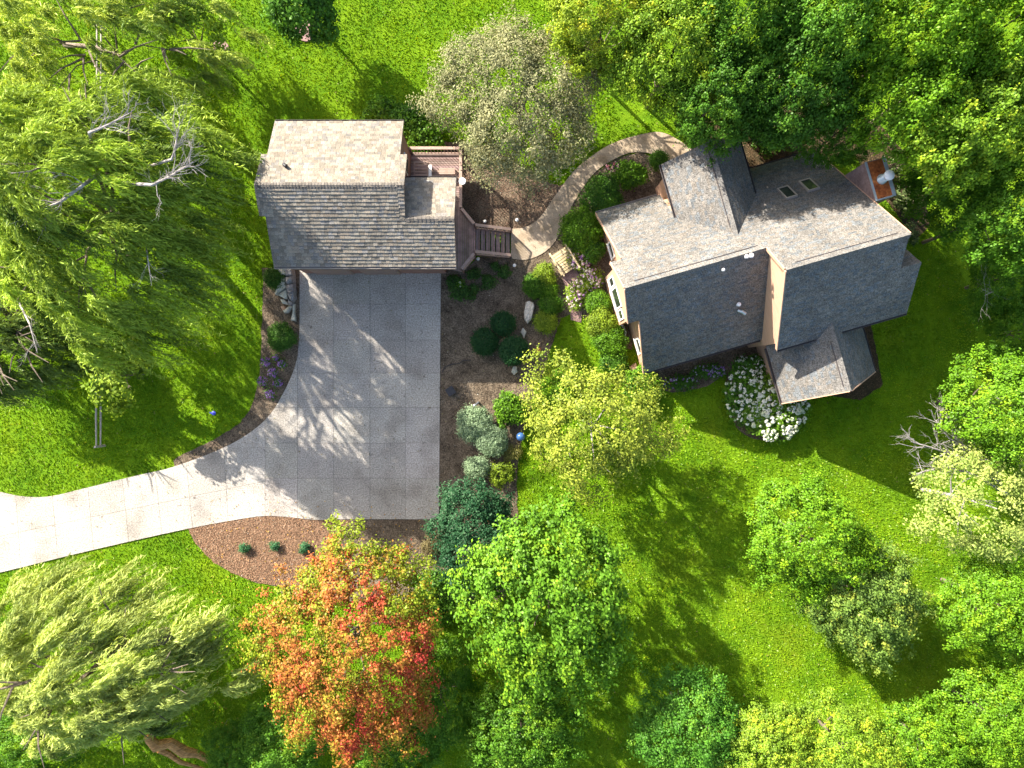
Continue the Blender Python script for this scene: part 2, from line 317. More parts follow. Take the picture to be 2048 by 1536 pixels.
# driveway: a base with separate slabs, the joints between them open
drive = empty('driveway', (-10, -2, 0), kind='structure')
slab('slab_bed', DRIVE, -0.2, 0.040, 'joint', drive)
def in_(g=0.011): return g
def emit_slab(poly, g=0.011, z=0.072):
    poly = [p for i, p in enumerate(poly) if i == 0 or (abs(p[0] - poly[i - 1][0]) + abs(p[1] - poly[i - 1][1])) > 1e-4]
    if len(poly) < 3 or abs(area(poly)) < 0.03: return
    poly = ccw(poly); t = random.uniform(0.93, 1.07); cc = (t, t * random.uniform(0.985, 1.01), t * random.uniform(0.97, 1.01))
    b = MB(); b.prism([(x, y, 0.02) for x, y in poly], [(x, y, z) for x, y in poly], cc); b.build('concrete_slab', 'concrete', drive)
def gx(px): return (px - 1024) / 32.0
def gy(py): return (768 - py) / 32.0
g = 0.008
xs = [531, 596, 668, 740.5, 811, 884]; ys = [541, 608, 680, 746, 815, 886, 956, 1045]
for i in range(len(xs) - 1):
    for j in range(len(ys) - 1):
        g1 = 0.014 if xs[i] == 740.5 else g
        p = clip(DRIVE, -1, 0, -(gx(xs[i]) + g1)); p = clip(p, 1, 0, gx(xs[i + 1]) - g); p = clip(p, 0, 1, gy(ys[j]) - g); p = clip(p, 0, -1, -(gy(ys[j + 1]) + g))
        if len(p) > 2: emit_slab(p)
arm = clip(DRIVE, 1, 0, gx(531) - g)
cuts = [(-110, -105), (-40, -30), (30, 42), (103, 117), (175, 190), (245, 262), (312, 330), (376, 392), (452, 462)]
def line_c(x0, y0, x1, y1):
    a, b = (y1 - y0), -(x1 - x0); n = math.hypot(a, b); a /= n; b /= n; return a, b, a * x0 + b * y0
lines = []
for (xt, xb) in cuts:
    p, q = G(xt, 950), G(xb, 1110); lines.append(line_c(p.x, p.y, q.x, q.y))
p, q = G(0, 1072), G(531, 962); midl = line_c(p.x, p.y, q.x, q.y)
parts = []; rest = arm
for (a, b, c) in lines:
    s = 1
    if a * gx(-400) + b * gy(1100) > c: a, b, c = -a, -b, -c
    parts.append(clip(rest, a, b, c - g)); rest = clip(rest, -a, -b, -(c + g))
parts.append(rest)
for p in parts:
    a, b, c = midl
    for sgn in (1, -1): emit_slab(clip(p, sgn * a, sgn * b, sgn * c - g))
NOGRASS = [DRIVE, PATH, BED_W, BED_E, BED_S, BED_N, BED_H, BED_NE, BED_SE]

# grass blades and bark chips, scattered
def grass(n, density_seed=3):
    r = np.random.default_rng(density_seed)
    x = r.uniform(-36, 36, n); y = r.uniform(-28, 28, n); ok = np.ones(n, bool)
    for p in NOGRASS: ok &= ~inpoly(x, y, p)
    ok &= ~((x > -12.9) & (x < -6.1) & (y > 6.9) & (y < 14.1))
    wd = inpoly(x, y, WOOD); ok &= ~(wd & (r.random(n) < 0.75))
    x = x[ok]; y = y[ok]; n = len(x)
    ang = r.uniform(0, 2 * np.pi, n); h = r.uniform(0.05, 0.13, n); w = r.uniform(0.022, 0.05, n); lean = r.uniform(0.02, 0.11, n); a2 = r.uniform(0, 2 * np.pi, n)
    v = np.zeros((n, 3, 3)); v[:, 0, 0] = x - np.cos(ang) * w; v[:, 0, 1] = y - np.sin(ang) * w
    v[:, 1, 0] = x + np.cos(ang) * w; v[:, 1, 1] = y + np.sin(ang) * w; v[:, 2, 0] = x + np.cos(a2) * lean; v[:, 2, 1] = y + np.sin(a2) * lean; v[:, 2, 2] = h
    # patchy colour of the turf itself
    f = (np.sin(x * 0.9 + 1.3 * np.sin(y * 0.7)) + np.sin(y * 1.3 + 1.7 * np.sin(x * 0.5 + 2)) + np.sin((x + y) * 2.9 + np.sin(x * 3.1)) * 0.6) / 5.2 + 0.5
    t = np.clip(0.65 * f + 0.35 * r.random(n), 0, 1)
    c = mixcol((0.065, 0.170, 0.004), (0.275, 0.430, 0.008), t); dry = r.random(n) < 0.05; c[dry] = c[dry] * [1.7, 1.15, 2.0]
    np_mesh('grass', v.reshape(-1, 3), 3, c, 'grass_blade', kind='stuff')
grass(620000)
def chips(name, polys, n, ca, cb, seed, sz=(0.04, 0.10)):
    r = np.random.default_rng(seed); X = []; Y = []
    for p in polys:
        a = np.array(p); x = r.uniform(a[:, 0].min(), a[:, 0].max(), n); y = r.uniform(a[:, 1].min(), a[:, 1].max(), n); k = inpoly(x, y, p)
        for q in (DRIVE, PATH): k &= ~inpoly(x, y, q)
        X.append(x[k]); Y.append(y[k])
    x = np.concatenate(X); y = np.concatenate(Y); n = len(x)
    P = np.stack([x, y, r.uniform(0.045, 0.075, n)], 1); N = norm(r.normal(size=(n, 3)) * [0.5, 0.5, 0.3] + [0, 0, 1])
    q = leaf_quads(P, N, r.uniform(sz[0], sz[1], n), r.uniform(0.02, 0.045, n), curl=0)
    c = mixcol(ca, cb, r.random(n) ** 1.6)
    w = r.random(n) < 0.004; c[w] = (0.6, 0.58, 0.5)
    np_mesh(name, q, 4, c, 'chips', kind='stuff')
chips('bark_mulch', [BED_W], 9000, (0.07, 0.044, 0.034), (0.34, 0.24, 0.18), 4)
chips('bark_mulch', [BED_E], 60000, (0.05, 0.036, 0.024), (0.34, 0.27, 0.19), 5)
chips('bark_mulch', [BED_N], 16000, (0.09, 0.052, 0.036), (0.40, 0.25, 0.17), 6)
chips('bark_mulch', [BED_S], 26000, (0.14, 0.075, 0.045), (0.46, 0.29, 0.18), 7)
def fallen(name, poly, n, ca, cb, seed, z=0.11):
    r = np.random.default_rng(seed); a = np.array(W2(poly)); x = r.uniform(a[:, 0].min(), a[:, 0].max(), n); y = r.uniform(a[:, 1].min(), a[:, 1].max(), n)
    P = np.stack([x, y, np.full(n, z)], 1); N = norm(r.normal(size=(n, 3)) * [.3, .3, .1] + [0, 0, 1]); np_mesh(name, leaf_quads(P, N, .09, .07), 4, mixcol(ca, cb, r.random(n)), 'chips', kind='stuff')
fallen('fallen_leaves', [(420, 1000), (420, 1500), (1000, 1500), (1000, 1000)], 900, (0.30, 0.12, 0.03), (0.55, 0.35, 0.06), 21)
fallen('fallen_leaves', [(0, 0), (0, 1536), (2048, 1536), (2048, 0)], 1500, (0.10, 0.08, 0.03), (0.26, 0.22, 0.08), 22)
chips('leaf_litter', [BED_NE, BED_H, BED_SE], 9000, (0.04, 0.03, 0.018), (0.22, 0.13, 0.07), 8)

# ------------------------------------------------------------------ roofs
def roof_slope(root, poly, zf, down, mat='shingle_grey', exposure=0.16, tabw=(0.16, 0.34), thick=0.018, pal=None, T=None, slab_t=0.16, seed=1, skip=None):
    """one planar slope: poly in plan (convex), zf(x, y) its height, down the plan direction of fall. Slab (part) with shingles (sub-part)."""
    r = random.Random(seed); T = T or (lambda a, b, c: Vector((a, b, c)))
    poly = ccw(poly)
    sl = MB(); sl.prism([T(x, y, zf(x, y) - slab_t) for x, y in poly], [T(x, y, zf(x, y)) for x, y in poly]); so = sl.build('roof_slope', 'fascia', root)
    dx, dy = down; ax, ay = -dy, dx
    m = zf(0, 0) - zf(dx, dy); cs = 1 / math.sqrt(1 + m * m); step = exposure * cs
    ds = [p[0] * dx + p[1] * dy for p in poly]; as_ = [p[0] * ax + p[1] * ay for p in poly]
    nrm = Vector((dx * m, dy * m, 1)).normalized(); b = MB()
    d = max(ds)
    while d > min(ds) - 1e-6:
        lo, hi = d, d - step; a = min(as_) - r.uniform(0, 0.3)
        row = clip(clip(poly, dx, dy, lo), -dx, -dy, -hi)
        if len(row) > 2:
            while a < max(as_):
                w = r.uniform(*tabw); q = clip(clip(row, ax, ay, a + w - 0.008), -ax, -ay, -(a + 0.0))
                if len(q) > 2 and abs(area(q)) > 0.0015:
                    q = ccw(q); tk = thick * r.uniform(0.7, 1.35); top = []; bot = []
                    for (x, y) in q:
                        s = (x * dx + y * dy - hi) / step; hh = 0.004 + tk * max(0, min(1, s)); z = zf(x, y)
                        top.append(T(x + nrm.x * hh, y + nrm.y * hh, z + nrm.z * hh)); bot.append(T(x, y, z))
                    n = len(q); c = pal(r)
                    b.add(bot + top, [tuple(range(n, 2 * n))] + [(i, (i + 1) % n, n + (i + 1) % n, n + i) for i in range(n)], c)
                a += w
        d -= step
    if b.f: b.build('shingles', mat, so, kind='stuff')
    return so
def ridge_cap(root, a, b, slope_dir, m, mat, pal, w=0.17, seg=0.24, seed=2, T=None):
    """overlapping cap shingles folded over a ridge from a to b; slope_dir: plan direction across the ridge"""
    r = random.Random(seed); a = Vector(a); b = Vector(b); d = b - a; n = max(1, int(d.length / seg)); d.normalize(); L = (b - a).length / n
    c = MB(); sd = Vector((slope_dir[0], slope_dir[1], 0)).normalized()
    for i in range(n):
        p0 = a + d * (i * L); p1 = a + d * ((i + 1) * L * 1.0); h0 = 0.028; h1 = 0.05
        for s in (-1, 1):
            e0 = p0 + sd * (s * w) - Vector((0, 0, m * w)); e1 = p1 + sd * (s * w) - Vector((0, 0, m * w))
            up0 = Vector((0, 0, h0)); up1 = Vector((0, 0, h1)); dn = Vector((0, 0, -0.02))
            q = [p0 + dn, e0 + dn, e1 + dn, p1 + dn, p0 + up0, e0 + up0, e1 + up1, p1 + up1]
            if s > 0: q = [q[0], q[3], q[2], q[1], q[4], q[7], q[6], q[5]]
            c.hexa(q, pal(r))
    return c.build('ridge_cap', mat, root, kind='stuff')
def gutter(root, a, b, out, mat='gutter', w=0.11):
    a = Vector(a); b = Vector(b); o = Vector((out[0], out[1], 0)).normalized(); c = MB(); z = Vector((0, 0, 1))
    c.bar(a + o * 0.01 - z * 0.11, b + o * 0.01 - z * 0.11, 0.02, 0.12); c.bar(a + o * w - z * 0.10, b + o * w - z * 0.10, 0.018, 0.13)
    c.bar(a + o * w * 0.5 - z * 0.16, b + o * w * 0.5 - z * 0.16, w - 0.03, 0.02)
    for p in (a, b): c.bar(p + o * 0.02 - z * 0.11, p + o * (w - 0.01) - z * 0.11, 0.02, 0.11)
    return c.build('gutter', mat, root)

def pal_tan(r):
    k = r.random(); t = r.uniform(0.72, 1.25)
    if k < 0.2: return (t * 0.88, t * 0.90, t * 0.94)
    if k < 0.42: return (t * 1.04, t * 0.96, t * 0.86)
    return (t, t * 0.97, t * 0.90)
def pal_cap(r): t = r.uniform(0.40, 0.62); return (t, t * 0.98, t * 1.0)
def pal_grey(r):
    k = r.random(); t = r.uniform(0.80, 1.12)
    if k < 0.25: return (t * 0.80, t * 0.88, t * 0.98)
    if k < 0.38: return (t * 1.03, t * 0.95, t * 0.88)
    return (t * 0.98, t * 0.95, t * 0.93)
def pal_gcap(r): t = r.uniform(0.8, 1.0); return (t, t * 0.98, t * 0.98)

# ------------------------------------------------------------------ the garage
gar = empty('garage', (-9.5, 10.4, 0), 'two storey garage with tan shingle gable roof and wooden deck stairs at its side', 'garage')
mS = 0.53; zR = 7.062
fS = lambda x, y: 5.0 + mS * (y - 6.48)
fN = lambda x, y: zR - mS * (y - 10.37)
fE = lambda x, y: 10.904 - mS * y
KW = dict(mat='shingle_tan', exposure=0.197, tabw=(0.16, 0.34), thick=0.034, pal=pal_tan)
def pal_tan_s(r): a = pal_tan(r); return a
X0, X1, X2 = -13.13, -6.0, -3.09
roof_slope(gar, [(X0, 10.37), (X1, 10.37), (X1, 14.54), (X0, 14.54)], fN, (0, 1), seed=11, **KW)
roof_slope(gar, [(X0 - 0.32, 10.37), (X0, 10.37), (X0, 12.3), (X0 - 0.32, 12.3)], fN, (0, 1), seed=12, **KW)
roof_slope(gar, [(X1, 10.37), (X1 + 0.37, 10.37), (X1 + 0.37, 12.3), (X1, 12.3)], fN, (0, 1), seed=13, **KW)
roof_slope(gar, [(X0, 6.48), (X1, 6.48), (X1, 10.37), (X0, 10.37)], fS, (0, -1), seed=14, **KW)
roof_slope(gar, [(X0 - 0.32, 8.96), (X0, 8.96), (X0, 10.37), (X0 - 0.32, 10.37)], fS, (0, -1), seed=15, **KW)
roof_slope(gar, [(X1, 8.81), (X1 + 0.30, 8.81), (X1 + 0.37, 10.37), (X1, 10.37)], fS, (0, -1), seed=16, **KW)
roof_slope(gar, [(X1, 6.48), (X2, 6.48), (X2, 8.81), (X1, 8.81)], fS, (0, -1), seed=17, **KW)
roof_slope(gar, [(X1 - 0.15, 8.81), (X2, 8.81), (X2, 11.41), (X1 - 0.15, 11.41)], fE, (0, 1), seed=18, **KW)
ridge_cap(gar, (X0 - 0.32, 10.37, zR), (X1 + 0.37, 10.37, zR), (0, 1), mS, 'shingle_tan', pal_cap, seg=0.165)
ridge_cap(gar, (X1 + 0.32, 8.81, 6.235), (X2, 8.81, 6.235), (0, 1), mS, 'shingle_tan', pal_cap, seg=0.2)
gutter(gar, (X0, 6.48, 5.0), (X2, 6.48, 5.0), (0, -1))
gutter(gar, (X0, 14.54, 4.84), (X1, 14.54, 4.84), (0, 1), 'gutter_dark')
gutter(gar, (X1 + 0.05, 11.41, 4.85), (X2, 11.41, 4.85), (0, 1), 'gutter_dark')
def gable_x(root, x0, x1, prof, mat, name='wall', T=None):
    """profile in (y, z) extruded along x"""
    T = T or (lambda a, b, c: Vector((a, b, c))); b = MB(); n = len(prof)
    b.add([T(x0, y, z) for y, z in prof] + [T(x1, y, z) for y, z in prof], [tuple(range(n))[::-1], tuple(range(n, 2 * n))] + [(i, (i + 1) % n, n + (i + 1) % n, n + i) for i in range(n)])
    return b.build(name, mat, root)
gable_x(gar, -12.85, -6.15, [(6.9, 0), (14.1, 0), (14.1, fN(0, 14.1) - 0.165), (10.37, zR - 0.165), (6.9, fS(0, 6.9) - 0.165)], 'siding_brown')
gable_x(gar, -6.14, -4.1, [(6.9, 0), (11.0, 0), (11.0, fE(0, 11.0) - 0.165), (8.81, 6.235 - 0.165), (6.9, fS(0, 6.9) - 0.165)], 'siding_brown')
gable_x(gar, -6.145, -5.85, [(8.9, 6.1), (12.1, 5.9), (12.1, fN(0, 12.1) - 0.17), (10.37, zR - 0.17), (8.9, fS(0, 8.9) - 0.17)], 'siding_brown')
one('fascia_board', 'rail', lambda b: b.bar((-3.11, 6.5, 4.86), (-3.11, 8.81, 6.09), 0.05, 0.24), gar)
one('fascia_board', 'rail', lambda b: b.bar((-3.11, 8.81, 6.09), (-3.11, 11.38, 4.72), 0.05, 0.24), gar)
for (a, b_) in (((-12.2, -9.8)), ((-9.2, -6.9))):
    dr = one('garage_door', 'door', lambda b: b.box(a, b_, 6.84, 6.895, 0.07, 2.3), gar)
    for k in range(4):
        one('door_panel', 'door', lambda b: b.box(a + 0.08, b_ - 0.08, 6.81, 6.838, 0.15 + k * 0.54, 0.6 + k * 0.54), dr)
for xw in (-11.0, -8.3):
    w = one('window', 'white', lambda b: b.box(xw - 0.5, xw + 0.5, 6.85, 6.895, 3.2, 4.2), gar)
    one('pane', 'glass', lambda b: b.box(xw - 0.42, xw + 0.42, 6.83, 6.848, 3.28, 4.12), w)
w = one('window', 'white', lambda b: b.box(-6.145, -6.10, 12.2, 13.2, 2.6, 3.8), gar); one('pane', 'glass', lambda b: b.box(-6.098, -6.085, 12.28, 13.12, 2.68, 3.72), w)
# trim beam and shelf under the south eave
one('trim_beam', 'fascia', lambda b: b.box(-12.9, -3.3, 6.70, 6.83, 2.55, 2.75), gar)
one('roof_vent', 'black', lambda b: (b.tube([(-12.05, 11.6, fN(0, 11.6)), (-12.05, 11.6, fN(0, 11.6) + 0.22)], [0.09, 0.09], 8), b.tube([(-12.05, 11.6, fN(0, 11.6) + 0.2), (-11.9, 11.5, fN(0, 11.6) + 0.25)], [0.1, 0.1], 8)), gar)

# ------------------------------------------------------------------ deck with stairs (its own thing, stands beside the garage)
DZ = 1.3
dk = empty('wooden_deck', (-3.6, 9.8, 0), 'reddish brown deck and walkway with railings and stairs down to the garden path', 'deck')
def board_cols(): t = random.uniform(0.75, 1.25); return (t, t * random.uniform(0.93, 1.02), t * random.uniform(0.92, 1.05))
WALK = [(-4.09, 7.0), (-2.96, 6.78), (-2.2, 7.72), (-2.2, 9.45), (-2.96, 10.45), (-3.02, 11.05), (-4.09, 11.05)]
x = -4.09
while x < -2.2:
    p = clip(clip(WALK, 1, 0, x + 0.118), -1, 0, -x)
    if len(p) > 2: b = MB(); p = ccw(p); b.prism([(a, c, DZ - 0.04) for a, c in p], [(a, c, DZ) for a, c in p], board_cols()); b.build('deck_board', 'deck', dk)
    x += 0.135
y = 11.07
while y < 13.98:
    one('deck_board', 'deck', lambda b: b.box(-6.13, -3.02, y, y + 0.116, DZ - 0.04, DZ, col=board_cols()), dk); y += 0.135
b = MB()
for yy in (11.2, 12.6, 13.85): b.box(-6.1, -3.05, yy, yy + 0.06, DZ - 0.25, DZ - 0.045)
for xx in (-3.95, -3.2): b.box(xx, xx + 0.06, 7.2, 11.0, DZ - 0.24, DZ - 0.045)
b.build('joist', 'fascia', dk)
for (px_, py_) in ((-3.1, 13.85), (-4.6, 13.85), (-5.9, 13.85), (-3.1, 12.0), (-3.05, 10.4), (-2.3, 9.4), (-2.3, 7.8), (-3.0, 6.9), (-3.9, 7.1)):
    one('post', 'fascia', lambda b: b.box(px_ - 0.05, px_ + 0.05, py_ - 0.05, py_ + 0.05, 0.03, DZ - 0.04), dk)
baluster_me = None
def railing(p, q, zt=1.0, wcap=0.17, z0=None, z1=None, cap='rail', bal=True, n_gap=0.19):
    global baluster_me
    z0 = DZ if z0 is None else z0; z1 = z0 if z1 is None else z1
    p = Vector((p[0], p[1], z0)); q = Vector((q[0], q[1], z1)); up = Vector((0, 0, 1)); L = (q - p).length
    one('top_rail', cap, lambda b: b.bar(p + up * zt, q + up * zt, wcap, 0.045), dk)
    one('bottom_rail', cap, lambda b: b.bar(p + up * 0.12, q + up * 0.12, 0.05, 0.07), dk)
    for e in (p, q): one('rail_post', 'fascia', lambda b: b.box(e.x - 0.045, e.x + 0.045, e.y - 0.045, e.y + 0.045, e.z - 0.02, e.z + zt - 0.024), dk)
    n = int(L / n_gap)
    for i in range(1, n):
        c = p.lerp(q, i / n)
        if baluster_me is None:
            o = one('baluster', 'rail', lambda b: b.box(-0.016, 0.016, -0.016, 0.016, 0.0, zt - 0.19)); baluster_me = o.data; o.parent = dk
        else: o = bpy.data.objects.new('baluster', baluster_me); COL.objects.link(o); o.parent = dk
        o.location = c + up * 0.16 - dk.location
railing((-6.05, 13.95), (-3.05, 13.95)); railing((-3.04, 13.85), (-3.04, 10.45))
railing((-2.98, 10.38), (-2.24, 9.48)); railing((-2.24, 7.72), (-2.98, 6.82), cap='rail')
# stairs
NST = 7
for i in range(NST):
    z = DZ - (i + 1) * DZ / (NST + 1); xx = -2.19 + i * 0.30
    one('stair_tread', 'deck', lambda b: (b.box(xx, xx + 0.115, 7.90, 9.42, z - 0.04, z, col=board_cols()), b.box(xx + 0.122, xx + 0.24, 7.90, 9.42, z - 0.04, z, col=board_cols())), dk)
    one('stair_riser', 'black', lambda b: b.box(xx + 0.262, xx + 0.272, 7.92, 9.40, z - 0.2, z - 0.042), dk)  # black colour imitates the shade in the gap between treads
for yy in (7.86, 9.44):
    one('stringer', 'fascia', lambda b: b.bar((-2.19, yy, DZ - 0.22), (-0.06, yy, 0.06), 0.05, 0.28), dk)
    railing((-2.18, yy), (-0.08, yy), z0=DZ - 0.05, z1=0.1, zt=0.95)
# things on the deck
bench = empty('deck_bench', G(895, 345, DZ), 'tan wooden bench on the upper deck next to the small gable roof', 'bench')
bp = G(895, 343, DZ + 0.4)
for k in range(3): one('seat_slat', 'rail', lambda b: b.box(bp.x - 0.5, bp.x + 0.45, bp.y - 0.18 + k * 0.13, bp.y - 0.07 + k * 0.13, DZ + 0.42, DZ + 0.46), bench)
for sx in (-0.45, 0.4):
    for sy in (-0.15, 0.18): one('leg', 'rail', lambda b: b.box(bp.x + sx - 0.03, bp.x + sx + 0.03, bp.y + sy - 0.03, bp.y + sy + 0.03, DZ + 0.002, DZ + 0.42), bench)
lg_ = empty('slatted_lounge_chair', G(842, 340, DZ), 'brown slatted lounge chair on the upper deck beside the garage wall', 'lounge chair')
lp = G(842, 340, DZ + 0.35)
for sx in (-0.40, 0.40): one('side_frame', 'rail', lambda b: b.bar((lp.x + sx, lp.y - 0.62, DZ + 0.36), (lp.x + sx, lp.y + 0.5, DZ + 0.36), 0.07, 0.07), lg_)
for k in range(6): one('slat', 'rail', lambda b: b.box(lp.x - 0.36, lp.x + 0.36, lp.y - 0.55 + k * 0.19, lp.y - 0.44 + k * 0.19, DZ + 0.37, DZ + 0.40), lg_)
for sx in (-0.40, 0.40):
    for sy in (-0.55, 0.42): one('leg', 'rail', lambda b: b.box(lp.x + sx - 0.03, lp.x + sx + 0.03, lp.y + sy - 0.03, lp.y + sy + 0.03, DZ + 0.002, DZ + 0.325), lg_)
tp = G(862, 342, DZ)
t_ = empty('side_table', tp, 'narrow pale side table between the lounge chair and the bench', 'table')
one('tabletop', 'white', lambda b: b.box(tp.x - 0.09, tp.x + 0.09, tp.y - 0.45, tp.y + 0.25, DZ + 0.42, DZ + 0.45), t_)
for sy in (-0.38, 0.18): one('leg', 'white', lambda b: b.box(tp.x - 0.06, tp.x + 0.06, tp.y + sy - 0.02, tp.y + sy + 0.02, DZ + 0.002, DZ + 0.42), t_)
ds = empty('satellite_dish', (-2.93, 12.0, DZ + 0.9), 'small round white satellite dish fixed to the deck railing', 'satellite dish')
dc = G(925, 363, 2.35)
ds.location = (dc.x - 0.12, dc.y, 1.9)
one('dish', 'pipe_white', lambda b: b.lathe(dc, [(0.05, 0.0), (0.16, 0.03), (0.21, 0.07), (0.20, 0.08), (0.14, 0.045), (0.03, 0.02)], 18), ds, smooth=True)
one('mount_arm', 'zinc', lambda b: b.tube([(dc.x - 0.12, dc.y, 1.95), (dc.x - 0.08, dc.y, 2.3), (dc.x, dc.y, 2.36)], [0.02, 0.02, 0.02], 6), ds)
one('feed_horn', 'zinc', lambda b: b.tube([(dc.x, dc.y, 2.36), (dc.x + 0.02, dc.y + 0.1, 2.55)], [0.012, 0.02], 6), ds)

# ------------------------------------------------------------------ the house
hs = empty('house', tuple(U(14, 3, 0)), 'large tan house with grey shingle roofs, cross gables, skylights and copper chimney', 'house')
KH = dict(mat='shingle_grey', exposure=0.150, tabw=(0.14, 0.32), thick=0.016, pal=pal_grey, T=U)
nP = lambda u, v: 10.45 - v
aS = lambda u, v: 4.152 + v
bS = lambda u, v: 7.09 + v
cW = lambda u, v: 6.1 - 0.9 * (13.85 - u)
cE = lambda u, v: 6.1 - 0.9 * (u - 13.85)
dW = lambda u, v: 5.5 - (17.65 - u)
dE = lambda u, v: 5.5 - (u - 17.65)
bN = lambda u, v: 7.51 - v
# north slope, cut where the cross gable crosses it
roof_slope(hs, [(7.62, 3.3), (11.55, 3.3), (11.55, 8.38), (7.62, 8.38)], nP, (0, 1), seed=21, **KH)
roof_slope(hs, [(11.55, 3.3), (13.85, 3.3), (13.85, 4.35), (11.55, 6.42)], nP, (0, 1), seed=22, **KH)
roof_slope(hs, [(13.85, 3.3), (16.2, 3.3), (16.2, 6.47), (13.85, 4.35)], nP, (0, 1), seed=23, **KH)
roof_slope(hs, [(16.2, 3.3), (21.1, 3.3), (21.1, 8.38), (16.2, 8.38)], nP, (0, 1), seed=24, **KH)
roof_slope(hs, [(7.62, 3.148), (14.65, 3.148), (14.65, 3.3), (7.62, 3.3)], nP, (0, 1), seed=25, **KH)
roof_slope(hs, [(14.65, 1.68), (21.1, 1.68), (21.1, 3.3), (14.65, 3.3)], nP, (0, 1), seed=26, **KH)
roof_slope(hs, [(6.99, 3.148), (7.62, 3.148), (7.62, 4.87), (6.99, 4.87)], nP, (0, 1), seed=27, **KH)
roof_slope(hs, [(7.62, -1.51), (14.8, -1.51), (14.8, 3.148), (7.62, 3.148)], aS, (0, -1), seed=28, **KH)
roof_slope(hs, [(6.99, 1.43), (7.62, 1.43), (7.62, 3.148), (6.99, 3.148)], aS, (0, -1), seed=29, **KH)
roof_slope(hs, [(14.65, -2.24), (21.0, -2.24), (21.0, 1.68), (14.65, 1.68)], bS, (0, -1), seed=30, **KH)
roof_slope(hs, [(21.0, -2.24), (22.1, -2.24), (22.1, 0.21), (21.0, 0.21)], bS, (0, -1), seed=31, **KH)
roof_slope(hs, [(20.75, 0.21), (22.1, 0.21), (22.1, 1.25), (20.75, 1.25)], bN, (0, 1), seed=32, **KH)
roof_slope(hs, [(13.85, 4.35), (13.85, 9.62), (11.55, 9.62), (11.55, 6.42)], cW, (-1, 0), seed=33, **KH)
roof_slope(hs, [(13.85, 4.35), (16.2, 6.47), (16.2, 9.7), (13.85, 9.7)], cE, (1, 0), seed=34, **KH)
roof_slope(hs, [(14.9, -5.43), (17.65, -5.43), (17.65, -1.59), (17.29, -1.95), (14.9, -1.95)], dW, (-1, 0), seed=35, **KH)
roof_slope(hs, [(17.65, -5.43), (20.8, -5.2), (20.8, -1.95), (18.01, -1.95), (17.65, -1.59)], dE, (1, 0), seed=36, **KH)
vdir = (-S16, C16); udir = (C16, S16)
ridge_cap(hs, U(6.99, 3.148, 7.3), U(14.62, 3.148, 7.3), vdir, 1, 'shingle_grey', pal_gcap, w=0.16)
ridge_cap(hs, U(14.65, 1.68, 8.77), U(21.05, 1.68, 8.77), vdir, 1, 'shingle_grey', pal_gcap, w=0.16)
ridge_cap(hs, U(21.1, 0.21, 7.3), U(22.1, 0.21, 7.3), vdir, 1, 'shingle_grey', pal_gcap, w=0.16)
ridge_cap(hs, U(13.85, 4.45, 6.1), U(13.85, 9.66, 6.1), udir, 0.9, 'shingle_grey', pal_gcap, w=0.16)
ridge_cap(hs, U(17.65, -1.75, 5.5), U(17.65, -5.43, 5.5), udir, 1, 'shingle_grey', pal_gcap, w=0.16)
def box_uv(name, mat, u0, u1, v0, v1, z0, z1, par=None): return one(name, mat, lambda b: b.box(u0, u1, v0, v1, z0, z1, T=U), par or hs)
# vent strips just below the ridges, standing a little proud
def strip(u0, u1, v, z, sgn):
    one('ridge_vent', 'gutter_dark', lambda b: b.bar(U(u0, v, z), U(u1, v, z), 0.035, 0.06), hs)
strip(7.6, 14.3, 3.148 + 0.27, 7.3 - 0.235, 1); strip(15.3, 20.6, 1.68 + 0.27, 8.77 - 0.235, 1)
one('ridge_vent', 'gutter_dark', lambda b: b.bar(U(13.85 - 0.24, 4.9, 5.92), U(13.85 - 0.24, 9.2, 5.92), 0.03, 0.05), hs)
one('ridge_vent', 'gutter_dark', lambda b: b.bar(U(17.65 - 0.25, -2.6, 5.29), U(17.65 - 0.25, -5.1, 5.29), 0.03, 0.05), hs)
# gutters
no = U(0, -1, 0); po = U(0, 1, 0); we = U(-1, 0, 0); ea = U(1, 0, 0)
gutter(hs, U(7.62, -1.51, 2.642), U(14.7, -1.51, 2.642), no, 'gutter_dark'); gutter(hs, U(14.65, -2.24, 4.85), U(16.9, -2.24, 4.85), no, 'gutter_dark')
gutter(hs, U(18.3, -2.24, 4.85), U(22.1, -2.24, 4.85), no, 'gutter_dark'); gutter(hs, U(7.62, 8.38, 2.07), U(11.4, 8.38, 2.07), po, 'gutter')
gutter(hs, U(16.3, 8.38, 2.07), U(21.1, 8.38, 2.07), po, 'gutter_dark'); gutter(hs, U(11.55, 6.5, 4.03), U(11.55, 9.62, 4.03), we, 'gutter_dark')
gutter(hs, U(16.2, 6.6, 3.985), U(16.2, 9.7, 3.985), ea, 'gutter_dark'); gutter(hs, U(14.9, -2.1, 2.75), U(14.9, -5.43, 2.75), we, 'gutter_dark')
gutter(hs, U(20.8, -2.1, 2.35), U(20.8, -5.2, 2.35), ea, 'gutter_dark')
t = 0.18
gable_x(hs, 8.0, 14.79, [(-1.1, 0), (8.0, 0), (8.0, 2.45 - t), (3.148, 7.3 - t), (-1.1, 3.05 - t)], 'siding', T=U)
gable_x(hs, 7.32, 8.0, [(1.65, 0), (4.7, 0), (4.7, nP(0, 4.7) - t), (3.148, 7.3 - t), (1.65, aS(0, 1.65) - t)], 'siding', T=U)
gable_x(hs, 14.8, 20.75, [(-1.9, 0), (8.0, 0), (8.0, 2.45 - t), (1.68, 8.77 - t), (-1.9, 5.19 - t)], 'siding', T=U)
gable_x(hs, 20.76, 21.75, [(-1.9, 0), (1.0, 0), (1.0, bN(0, 1.0) - t), (0.21, 7.3 - t), (-1.9, 5.19 - t)], 'siding', T=U)
